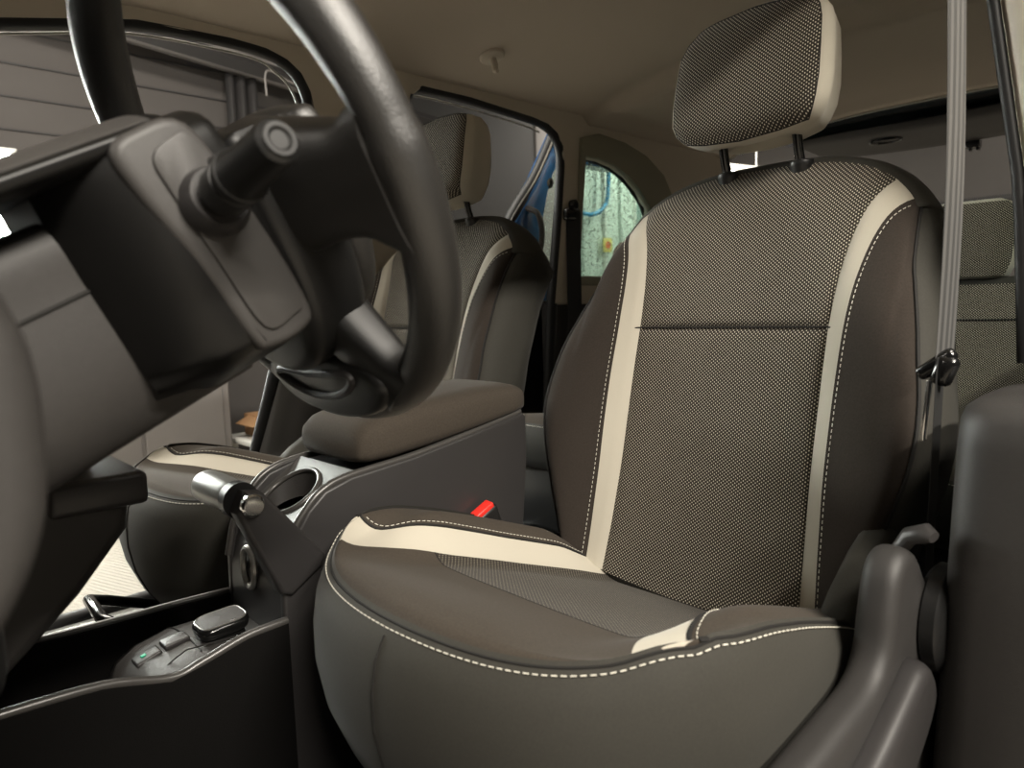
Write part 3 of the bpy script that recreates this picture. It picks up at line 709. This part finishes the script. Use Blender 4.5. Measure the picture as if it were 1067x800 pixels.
slide_low = [(.972, .78), (.965, .55), (.96, .30), (.93, .18), (.86, .15), (.36, .15), (.31, .19), (.29, .30), (.30, .55), (.325, .78)]
win = [(1.075, .86), (1.082, 1.05), (1.092, 1.262), (1.17, 1.262), (1.25, 1.25), (1.33, 1.222), (1.40, 1.18), (1.465, 1.125), (1.50, 1.04), (1.505, .93), (1.49, .86)]
outer = [(-.98, 1.43), (2.02, 1.43), (2.02, .78)] + slide_open[::-1] + front_open[::-1]
wl = struct(plate('wall_left', outer, [win], lambda u, v, d: (XL(v)+.012+d, u, v), .022, M['beige'], bevel=.008))
struct(MB().box((-.775, 1.50, .44), (.06, 1.06, .68), .012).build('wall_rear_left', M['plastic']))
# lower centre pillar, black and grained
rows = []
for z, y0, y1 in [(.145, -.14, .31), (.25, -.11, .295), (.417, -.06, .29), (.62, 0, .305), (.78, .048, .325), (.80, .055, .328)]:
    rows.append([(-.80, y0, z), (-.755, y0-.004, z), (-.735, y0+.01, z), (-.728, y0+.03, z), (-.715, y0+.05, z), (-.70, y0+.075, z), (-.695, y0+.12, z), (-.70, y1-.04, z), (-.74, y1, z), (-.80, y1, z)])
struct(MB().grid(rows, cu=True, cap=True).build('trim_1', M['pillar_grey'], auto=60))
def seal(path, r, off, name, m):
    return struct(MB().tube([(XL(z)+off, y, z) for y, z, *_ in catmull([(a, b, 0) for a, b in path], 5)], r, n=10).build(name, m))
seal(front_open+front_low[1:], .019, .012, 'trim_2', M['rubber'])
seal(slide_open+slide_low[1:-1], .019, .012, 'trim_3', M['rubber'])
seal([(y-.018 if y > 0 else y, z-.018) for y, z in front_open], .003, -.012, 'trim_4', M['satin'])
seal([(y, z-.020) for y, z in slide_open[4:9]], .003, -.012, 'trim_5', M['satin'])
# window of the rear quarter: olive surround, black gasket, wet glass
big = [(1.066, .84), (1.068, 1.06), (1.072, 1.31), (1.16, 1.335), (1.30, 1.325), (1.43, 1.295), (1.54, 1.24), (1.62, 1.15), (1.65, 1.03), (1.655, .92), (1.64, .84)]
struct(plate('trim_6', big, [win], lambda u, v, d: (XL(v)+.028+d, u, v), .012, M['olive'], bevel=.005))
seal(win[2:], .013, .004, 'trim_7', M['rubber'])
struct(plate('window_1', win, [], lambda u, v, d: (XL(v)-.012+d, u, v), .004, M['glass']))
# sill and floor
struct(MB().box((0, .55, FLOOR-.03), (1.48, 3.06, .06), .005).build('floor', M['carpet']))
struct(MB().box((-.735, -.45, .125), (.075, 1.04, .05), .010).build('trim_8', M['satin']))
struct(MB().box((-.69, -.45, .118), (.045, 1.0, .028), .006).build('trim_9', M['dash_plastic']))
struct(MB().box((-.76, .65, .125), (.06, .70, .05), .010).build('trim_10', M['plastic']))
struct(MB().box((-.69, -.45, .152), (.006, .5, .006), .002).build('trim_11', M['chrome']))
# headliner
ys = sorted(set(list(np.linspace(-.98, 2.0, 60)) + list(np.linspace(1.02, 1.20, 12)))); xs = np.linspace(-.708, .708, 49)
def lin_z(x, y):
    a = abs(x)/.708
    z = 1.495 - .045*sstep(-.2, -.98, y)*2 - .098*a**3.6 - .02*a*a
    z -= .055*sstep(1.07, 1.11, y-.10*(1-a*a))*(1-.55*sstep(.80, .90, a))
    z -= .012*sstep(1.85, 2.0, y)
    return z
rows = [[(x, y, lin_z(x, y)) for x in xs] for y in ys]
hl = struct(MB().grid(rows).build('ceiling', M['liner'], auto=70))
so = hl.modifiers.new('t', 'SOLIDIFY'); so.thickness = .03
so.offset = 1 if hl.data.polygons[0].normal.z > 0 else -1
struct(MB().tube([(x, 2.003, lin_z(x, 2.0)-.001) for x in np.linspace(-.70, .70, 30)], .0045, n=8).build('trim_12', M['white']))  # beige headliner edge coloured white to imitate light caught along it
# near side: door pillar, roof rail and rear side wall
def XR(z): return .736-.055*max(0, (z-.65))
rows = []
for z, s in [(.11, 1), (.3, 1), (.52, 1), (.63, 1), (.652, .985), (.663, .94), (.670, .82), (.672, .5)]:
    r = []
    for k in range(40):
        a = 2*PI*k/40
        r.append((.748+.03*(z-.45)+(.066*s)*math.copysign(abs(math.cos(a))**.45, math.cos(a))+.004*(z-.5), .055+(.112*s)*math.copysign(abs(math.sin(a))**.5, math.sin(a)), z))
    rows.append(r)
struct(MB().grid(rows, cu=True, cap=True).build('trim_13', M['dash_plastic'], auto=60))
rows = []
for z in (.60, .70, .80, .872): rows.append([(XR(z)-.030+.058+.058*math.copysign(abs(math.cos(a))**.4, math.cos(a)), .240+.10*math.copysign(abs(math.sin(a))**.45, math.sin(a)), z) for a in [2*PI*k/32 for k in range(32)]])
struct(MB().grid(rows, cu=True, cap=True).build('trim_14', M['plastic'], auto=60))
rows = []
for z in (.874, .95, 1.03, 1.12, 1.22, 1.32, 1.36): rows.append([(XR(z)-.028-.10*max(0, z-.874)+.058+.058*math.copysign(abs(math.cos(a))**.4, math.cos(a)), .242+.10*math.copysign(abs(math.sin(a))**.45, math.sin(a)), z) for a in [2*PI*k/32 for k in range(32)]])
struct(MB().grid(rows, cu=True, cap=True).build('trim_15', M['beige'], auto=60))
struct(MB().tube([(XR(z)-.030-.10*max(0, z-.874)+.002, .155, z) for z in np.linspace(.69, 1.34, 14)], .006, n=10).build('trim_16', M['rubber']))
struct(MB().tube([(.805, -.052, z) for z in np.linspace(.14, .672, 8)], .009, n=10).build('trim_17', M['rubber']))
struct(MB().box((.735, .52, 1.400), (.06, 3.0, .10), .02).build('trim_18', M['beige']))
struct(plate('wall_right', [(.16, 1.40), (2.02, 1.40), (2.02, .10), (.16, .10)], [[(.34, .80), (.34, 1.27), (.98, 1.25), (.98, .80)], [(1.10, .86), (1.10, 1.24), (1.42, 1.16), (1.47, .86)]], lambda u, v, d: (.785-.03*max(0, v-.8)+d, u, v), .04, M['plastic'], bevel=.008))
struct(plate('window_2', [(.33, .79), (.33, 1.28), (.99, 1.26), (.99, .79)], [], lambda u, v, d: (.80-.03*max(0, v-.8)+d, u, v), .004, M['clear']))
struct(plate('window_3', [(1.09, .85), (1.09, 1.25), (1.43, 1.17), (1.48, .85)], [], lambda u, v, d: (.80-.03*max(0, v-.8)+d, u, v), .004, M['clear']))
struct(MB().box((.765, -.45, .118), (.09, 1.04, .05), .012).build('trim_19', M['plastic']))

# ------------------------------------------------------------------ things fixed in the car
hk = empty('coat_hook', (-.575, .575, lin_z(-.575, .575)), 'small beige coat hook on the headliner above the far window', 'coat hook')
nz = Vector((.30, 0, -.95)).normalized(); o = Vector((-.575, .575, lin_z(-.575, .575)))
MB().lathe([(.034, -.004), (.034, .003), (.030, .007), (.012, .009)], o, nz, n=32).build('base', M['beige'], hk)
MB().tube([o+nz*.006, o+nz*.020+Vector((0, .004, -.004)), o+nz*.026+Vector((.004, .0, -.016)), o+nz*.020+Vector((.014, 0, -.024))], [.010, .009, .008, .006], n=12).build('hook', M['beige'], hk)

belt = empty('seat_belt', (.66, .02, .33), 'grey seat belt hanging straight down beside the nearest front seat', 'seat belt')
def strap(name, pts, w, dirs, m, par, th=.0012):
    rows = []
    for p, d in zip(pts, dirs):
        p = Vector(p); d = Vector(d).normalized()*w/2; t = Vector((d.y, -d.x, 0)).normalized()*th
        rows.append([p-d-t*.2, p-d*.5-t*.8, p-d*.42-t*.5, p+d*.42-t*.5, p+d*.5-t*.8, p+d-t*.2, p+d+t*.2, p+t*.9, p-d+t*.2])
    return MB().grid(rows, cu=True, cap=True).build(name, m, par, auto=50)
d1 = (.72, .69, 0)
zs = np.linspace(1.30, .70, 14)
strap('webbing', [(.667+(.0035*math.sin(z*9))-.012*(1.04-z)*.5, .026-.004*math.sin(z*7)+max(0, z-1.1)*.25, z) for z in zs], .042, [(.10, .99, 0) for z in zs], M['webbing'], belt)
zs = np.linspace(.705, .20, 14)
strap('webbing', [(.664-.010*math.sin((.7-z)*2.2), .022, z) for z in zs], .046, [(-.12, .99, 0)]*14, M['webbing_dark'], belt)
rot = Matrix.Rotation(math.radians(42), 3, 'Y') @ Matrix.Rotation(.5, 3, 'Z')
lp = MB().box((.662, .016, .698), (.014, .014, .040), .005, 3, Matrix.Rotation(math.radians(52), 3, 'Y')).box((.670, .014, .692), (.020, .018, .030), .007, 3, Matrix.Rotation(math.radians(20), 3, 'Y')).build('latch_plate', M['gloss_black'], belt)
MB().box((.6545, .016, .652), (.003, .012, .062), .001, 2, Matrix.Rotation(math.radians(4), 3, 'Y')).build('tongue', M['chrome'], lp)
MB().lathe([(.02, 0), (.022, .01), (.01, .014)], (.69, .03, 1.29), (-1, 0, 0), n=24).build('anchor', M['black_plastic'], belt)

b2 = empty('seat_belt', (-.70, 1.03, .40), 'black rear seat belt hanging from a guide between the far windows', 'seat belt')
MB().box((-.708, 1.030, 1.065), (.030, .070, .040), .010, 3).lathe([(.018, 0), (.018, .014), (.013, .018)], (-.705, 1.03, 1.095), (1, 0, 0), n=20).build('belt_guide', M['gloss_black'], b2)
zs = np.linspace(1.075, .42, 12)
strap('webbing', [(-.700, 1.030-.01*(1.07-z), z) for z in zs], .048, [(.6, .8, 0)]*12, M['webbing_dark'], b2)

# blue sliding door standing open outside the body
dr = empty('sliding_door', (-.90, 1.45, .12), 'blue sliding door standing open outside the far rear opening, with wet window', 'car door')
def XD(z): return -.905+.05*(z-.8)/.55
def ledge(z): return .905+(1.19-.905)*(z-1.061)/(1.365-1.061)*.80
d_out = [(.80, .16), (.79, .55), (.83, .80), (.905, 1.03), (1.03, 1.20), (1.12, 1.36), (1.18, 1.385), (1.98, 1.37), (2.02, .9), (2.0, .2), (1.95, .16)]
d_win = [(1.025, .86), (1.015, .95), (1.025, 1.06), (1.045, 1.16), (1.07, 1.23), (1.10, 1.268), (1.15, 1.285), (1.78, 1.29), (1.85, 1.2), (1.86, .95), (1.82, .86)]
pn = plate('panel', d_out, [d_win], lambda u, v, d: (XD(v)+d, u, v), .05, M['blue'], dr, bevel=.015)
MB().tube([(XD(z)+.006, y, z) for y, z, *_ in catmull([(a, b, 0) for a, b in d_out[1:6]], 5)], .030, n=10).build('edge_seal', M['rubber'], dr)
MB().tube([(XD(z)+.026, y-.024, z) for y, z, *_ in catmull([(a, b, 0) for a, b in d_out[1:6]], 5)], .0028, n=8).build('edge_moulding', M['satin'], dr)
plate('window', d_win, [], lambda u, v, d: (XD(v)+d, u, v), .004, M['glass'], dr)
plate('inner_trim', [(.83, .20), (.815, .55), (.85, .78), (1.95, .78), (1.95, .20)], [], lambda u, v, d: (XD(v)+.048+d, u, v), .02, M['black_plastic'], dr, bevel=.008)
MB().tube([(XD(z)+.022, y, z) for y, z, *_ in catmull([(a, b, 0) for a, b in d_win], 4, True)], .011, n=10, closed=True).build('gasket', M['rubber'], dr)
MB().lathe([(.018, 0), (.02, .006), (.02, .016), (.014, .022), (.006, .024)], (XD(1.19)+.02, 1.062, 1.19), (1, 0, 0), n=24).build('vent_catch', M['gloss_black'], dr)
MB().tube(catmull([(XD(.9)+.03, .965, .87), (XD(1)+.07, .965, .90), (XD(1)+.085, .985, 1.0), (XD(1.1)+.07, .975, 1.075), (XD(1.1)+.03, .955, 1.10)], 6), .012, n=12, sq=.7).build('grab_handle', M['dash_plastic'], dr)

# raised tailgate
tg = empty('tailgate', (0, 2.05, 1.43), 'open tailgate raised behind the roof, dark lining with grab recess and latch', 'tailgate')
rows = []
for y, z, w in [(2.40, 1.452, .60), (2.42, 1.432, .60), (2.47, 1.424, .60), (2.60, 1.418, .605), (2.72, 1.412, .60), (2.79, 1.408, .585), (2.815, 1.412, .57), (2.82, 1.43, .56), (2.815, 1.47, .55)]:
    rows.append([(w*t, y-.05*abs(t)**6*(y > 2.7), z+.02*t*t) for t in np.linspace(-1, 1, 41)])
rows.append([(p[0], 2.40, 1.50) for p in rows[-1]])
lin = MB().grid(rows).build('lining', M['tail'], tg, auto=50)
pts = [(-.62, 2.03, 1.455), (-.62, 2.40, 1.46)]
MB().box((0, 2.215, 1.462), (1.16, .39, .006), .002).build('window', M['tail_glass'], tg)
for sd in (-1, 1): MB().box((sd*.61, 2.22, 1.462), (.06, .42, .03), .008).build('glass_frame', M['blue'], tg)
MB().box((0, 2.03, 1.462), (1.2, .04, .03), .008).build('hinge_frame', M['blue'], tg)
MB().lathe([(.0, .006), (.6, .006), (.85, .004), (.95, .0), (1, -.004), (.9, -.006)], (0, 0, 0), (0, 0, -1), n=40)
rc = MB(); rws = []
for r_, h in [(1.12, 0.0), (1.08, .004), (1.0, .003), (.92, -.006), (.6, -.010), (.05, -.010)]:
    rws.append([(-.262+.058*r_*math.cos(q), 2.54+.042*r_*math.sin(q), 1.4205-h) for q in [2*PI*k/40 for k in range(40)]])
rc.grid(rws, cu=True).build('grab_recess', M['gloss_black'], lin)
MB().box((-.008, 2.815, 1.398), (.052, .05, .034), .004).box((-.020, 2.82, 1.378), (.010, .03, .016), .003).box((.008, 2.82, 1.378), (.012, .03, .016), .003).build('latch', M['gloss_black'], tg)

# ------------------------------------------------------------------ garage round the car (setting and things)
GX0, GX1, GY0, GY1, GZ0, GZ1 = -4.25, 4.6, -4.5, 8.2, -.30, 3.4
struct(MB().box(((GX0+GX1)/2, (GY0+GY1)/2, GZ0-.05), (GX1-GX0, GY1-GY0, .1)).build('garage_floor', M['concrete']))
struct(MB().box(((GX0+GX1)/2, (GY0+GY1)/2, GZ1+.05), (GX1-GX0, GY1-GY0, .1)).build('garage_ceiling', M['ceil']))
struct(MB().box((GX0-.05, (GY0+GY1)/2, 1.55), (.1, GY1-GY0, 3.7)).build('wall_garage_left', M['wall']))
struct(MB().box((GX1+.05, (GY0+GY1)/2, 1.55), (.1, GY1-GY0, 3.7)).build('wall_garage_right', M['wall_black']))
struct(MB().box(((GX0+GX1)/2, GY1+.05, 1.55), (GX1-GX0, .1, 3.7)).build('wall_garage_rear', M['wall']))
struct(MB().box(((GX0+GX1)/2, GY0-.05, 1.55), (GX1-GX0, .1, 3.7)).build('wall_garage_front', M['wall_black']))
def gp_(y, z): return (-.76+1.549*(y+.76), .765+1.549*(z-.765))     # from the near plane to the left garage wall
cl = MB()
for k in range(10): cl.box((GX0+.004, .2, .95+.19*k), (.008, 6.5, .012), .003, 1)
struct(cl.build('trim_20', M['wall_dark']))
struct(MB().box((GX1-.3, GY1-.01, 1.72), (.0, .0, .0)).box((.2, GY1-.02, 1.75), (8.4, .04, .07), .01, 2).build('trim_21', M['wall_dark']))
struct(MB().box((GX0+.02, 3.20, 1.5), (.04, 2.5, 3.4), .005).build('trim_22', M['wall_shade']))  # dark sheet added over the wall, its colour standing in for shade
struct(MB().box((GX0+.03, 4.73, 1.5), (.05, .54, 3.4), .005).build('trim_23', M['panel_grey']))
# overhead rail, cable and curtain on the left wall
rl = MB().tube([(GX0+.25, -.2, 2.62), (GX0+.25, 3.4, 2.30)], .055, n=4).build('door_rail', M['wall_dark'])
tag(rebase(rl), 'dark sloping rail along the garage wall seen through the far front window', 'rail')
rl = MB().box((GX0+.06, .80, 2.60), (.04, 3.2, .16), .01, 2, Matrix.Rotation(-.09, 3, 'X')).build('wall_duct', M['panel_grey'])
tag(rebase(rl), 'flat grey duct high on the garage wall above the sloping rail', 'duct')
cb = MB()
ct = [[(GX0+.14+.035*math.sin(k*1.25), 1.34+.016*k, z) for k in range(14)] for z in (2.42, 2.0, 1.3, .75)]
cu_ = MB().grid(ct).build('curtain', M['wall_dark']); m_ = cu_.modifiers.new('t', 'SOLIDIFY'); m_.thickness = .012
tag(rebase(cu_), 'dark narrow curtain bunched against the garage wall beyond the far front window', 'curtain')
ck_ = MB().tube(catmull([(GX0+.36, 1.52, 2.26), (GX0+.36, 1.52, 2.40), (GX0+.36, 1.57, 2.43), (GX0+.36, 1.72, 2.38), (GX0+.36, 1.95, 2.38), (GX0+.30, 2.05, 2.455)], 5), .007, n=8).build('cable', M['panel_grey'])
tag(rebase(ck_), 'thin pale cable looping down by the dark curtain', 'cable')
# grey cabinet, shelf box and lit panel low on the left
cab = empty('storage_cabinet', (-3.95, .53, GZ0), 'plain grey storage cabinet standing on the garage floor beyond the far front door', 'cabinet')
MB().box((-3.95, .53, .45), (.40, 1.06, 1.50), .01).build('body', M['panel_grey'], cab)
MB().box((-3.742, .27, .45), (.02, .48, 1.42), .006).build('door', M['panel_grey'], cab)
MB().box((-3.742, .77, .45), (.02, .48, 1.42), .006).build('door', M['panel_grey'], cab)
bx = empty('cardboard_box', (-3.8, 1.34, -.045), 'open brown cardboard box on a low trestle beside the grey storage cabinet', 'box')
MB().box((-3.8, 1.36, .03), (.26, .28, .15), .006).build('carton', M['card'], bx)
MB().box((-3.72, 1.185, .075), (.28, .12, .006), .001, 1, Matrix.Rotation(.45, 3, 'X')).build('flap', M['card'], bx)
MB().box((-3.80, 1.40, .115), (.20, .16, .05), .004, 2, Matrix.Rotation(.25, 3, 'X')).build('flap', M['card'], bx)
ts = empty('trestle', (-3.8, 1.38, GZ0), 'low pale trestle table carrying the cardboard box', 'trestle table')
MB().box((-3.8, 1.40, -.06), (.45, .60, .03), .006).build('top', M['white'], ts)
for dx in (-.18, .18):
    for dy in (-.24, .24): MB().box((-3.8+dx, 1.40+dy, -.1875), (.04, .04, .225), .004).build('leg', M['white'], ts)
# bright tube bank on the left wall
lm = empty('wall_lamp', (GX0+.06, -.60, 1.20), 'bright white lamp panel glowing at the left edge beyond the far front door', 'lamp')
MB().box((GX0+.04, -.70, 1.46), (.08, 1.60, .64), .01).build('housing', M['white'], lm)
MB().box((GX0+.088, -.70, 1.46), (.016, 1.52, .56), .004).build('diffuser', M['lamp'], lm)
# glazed partition with pipes behind the rear quarter window
pt = empty('glazed_partition', (GX0+.12, 6.3, GZ0), 'pale teal glazed partition with upright bars, seen through the far rear window', 'partition')
MB().box((GX0+.06, 6.3, 1.1), (.05, 2.6, 2.8), .005).build('panel', M['teal'], pt)
for k in range(9):
    yy = 5.1+.30*k+(.05 if k % 3 else 0)
    MB().box((GX0+.10, yy, 1.1), (.05, .03 if k % 2 else .06, 2.8), .006).build('bar', M['white'] if k % 2 else M['teal'], pt)
MB().box((GX0+.10, 6.25, 1.0), (.06, .50, 2.4), .01).build('dark_door', mat('grey_green_door', (.20, .28, .26), .5), pt)
hs = MB().tube(catmull([(GX0+.22, 5.42, 3.4), (GX0+.22, 5.40, 2.6), (GX0+.22, 5.37, 1.95), (GX0+.22, 5.27, 1.79), (GX0+.22, 5.12, 1.72), (GX0+.22, 4.95, 1.72)], 8), .022, n=10).build('hose', M['hose'])
tag(rebase(hs), 'blue hose hanging in a curve before the pale teal partition', 'hose')
sg = empty('safety_sign', (GX0+.15, 5.44, 1.34), 'small yellow square sign with an orange-red disc on the teal partition', 'sign')
MB().box((GX0+.15, 5.44, 1.42), (.012, .15, .15), .002).build('plate', M['yellow'], sg)
MB().lathe([(.0, .003), (.042, .003), (.042, 0)], (GX0+.156, 5.44, 1.42), (1, 0, 0), n=28, cap=False).build('disc', M['orange'], sg)
# tube lamps of the garage
def tube_lamp(p0, p1, label, power, group=None):
    p0, p1 = Vector(p0), Vector(p1); c = (p0+p1)/2
    t = empty('tube_lamp', c+Vector((0, 0, .05)), label, 'lamp', group)
    d = (p1-p0).normalized()
    MB().tube([p0+Vector((0, 0, .05)), p1+Vector((0, 0, .05))], .05, n=4).build('housing', M['white'], t)
    MB().tube([p0, p1], .028, n=12).build('tube', M['tube'], t)
    for q in (.2, .8): MB().tube([p0.lerp(p1, q)+Vector((0, 0, .05)), Vector((p0.lerp(p1, q).x, p0.lerp(p1, q).y, GZ1))], .008, n=8).build('hanger', M['white'], t)
    return t
tube_lamp((-3.20, 6.2, 2.14), (-2.92, 6.7, 2.10), 'glaring tube lamp seen between the headrest posts of the nearest seat', 0)

def area(name, loc, target, sx, sy, power, col=(1, .93, .82)):
    l = bpy.data.lights.new(name, 'AREA'); l.shape = 'RECTANGLE'; l.size = sx; l.size_y = sy; l.energy = power; l.color = col
    o = bpy.data.objects.new(name, l); COL.objects.link(o); o.location = loc
    o.rotation_euler = (Vector(target)-Vector(loc)).to_track_quat('-Z', 'Y').to_euler(); return o
area('ceiling_lamp_near', (3.4, -1.0, 3.043), (.3, -1.0, 1.08), 2.0, .12, 250)
area('ceiling_lamp_left', (-3.7, -1.0, 2.5), (-.2, -.3, .6), 1.4, .3, 42, (.95, 1, .92))
area('ceiling_lamp_front', (-1.0, -4.0, 2.6), (-.5, .1, .6), 1.0, .4, 30)
area('fill_lamp_side', (2.4, .2, 3.25), (2.4, .2, 0), .5, 2.6, 120)  # unseen lamp added so light bouncing off the floor fills the cabin
area('fill_lamp_back', (.6, 6.4, 3.25), (.4, 7.6, .8), 2.4, .4, 70)  # added unseen lamp that brightens the wall behind the tailgate
area('ceiling_lamp_far', (-2.3, -.2, 3.2), (-2.3, -.2, 0), .4, 2.2, 120)
area('ceiling_lamp_rear', (-3.2, 5.9, 3.1), (-4.1, 5.8, 1.0), .4, 2.2, 100)
w = bpy.data.worlds.new('World'); S.world = w; w.use_nodes = True
w.node_tree.nodes['Background'].inputs[0].default_value = (.9, .92, 1, 1); w.node_tree.nodes['Background'].inputs[1].default_value = .03

# ------------------------------------------------------------------ camera
cam = bpy.data.cameras.new('camera'); co = bpy.data.objects.new('camera', cam); COL.objects.link(co); S.camera = co
r_ = np.array([[.688, -.056, -.723], [.725, .095, .682], [-.031, .994, -.106]])
def nz_(v): return Vector(v).normalized()
fw = nz_(r_[:, 2]); rt = nz_(r_[:, 0]); rt = (rt-fw*rt.dot(fw)).normalized(); upv = rt.cross(fw)
mw = Matrix((rt, upv, -fw)).transposed().to_4x4(); mw.translation = Vector((.879, -.760, .765)); co.matrix_world = mw
cam.sensor_width = 36; cam.lens = 739/1067*36; cam.clip_start = .02
cam.dof.use_dof = True; cam.dof.focus_distance = 1.05; cam.dof.aperture_fstop = 7.0
S.view_settings.view_transform = 'Standard'; S.view_settings.look = 'None'; S.view_settings.gamma = 1; S.view_settings.use_curve_mapping = False
S.view_settings.exposure = 0.0
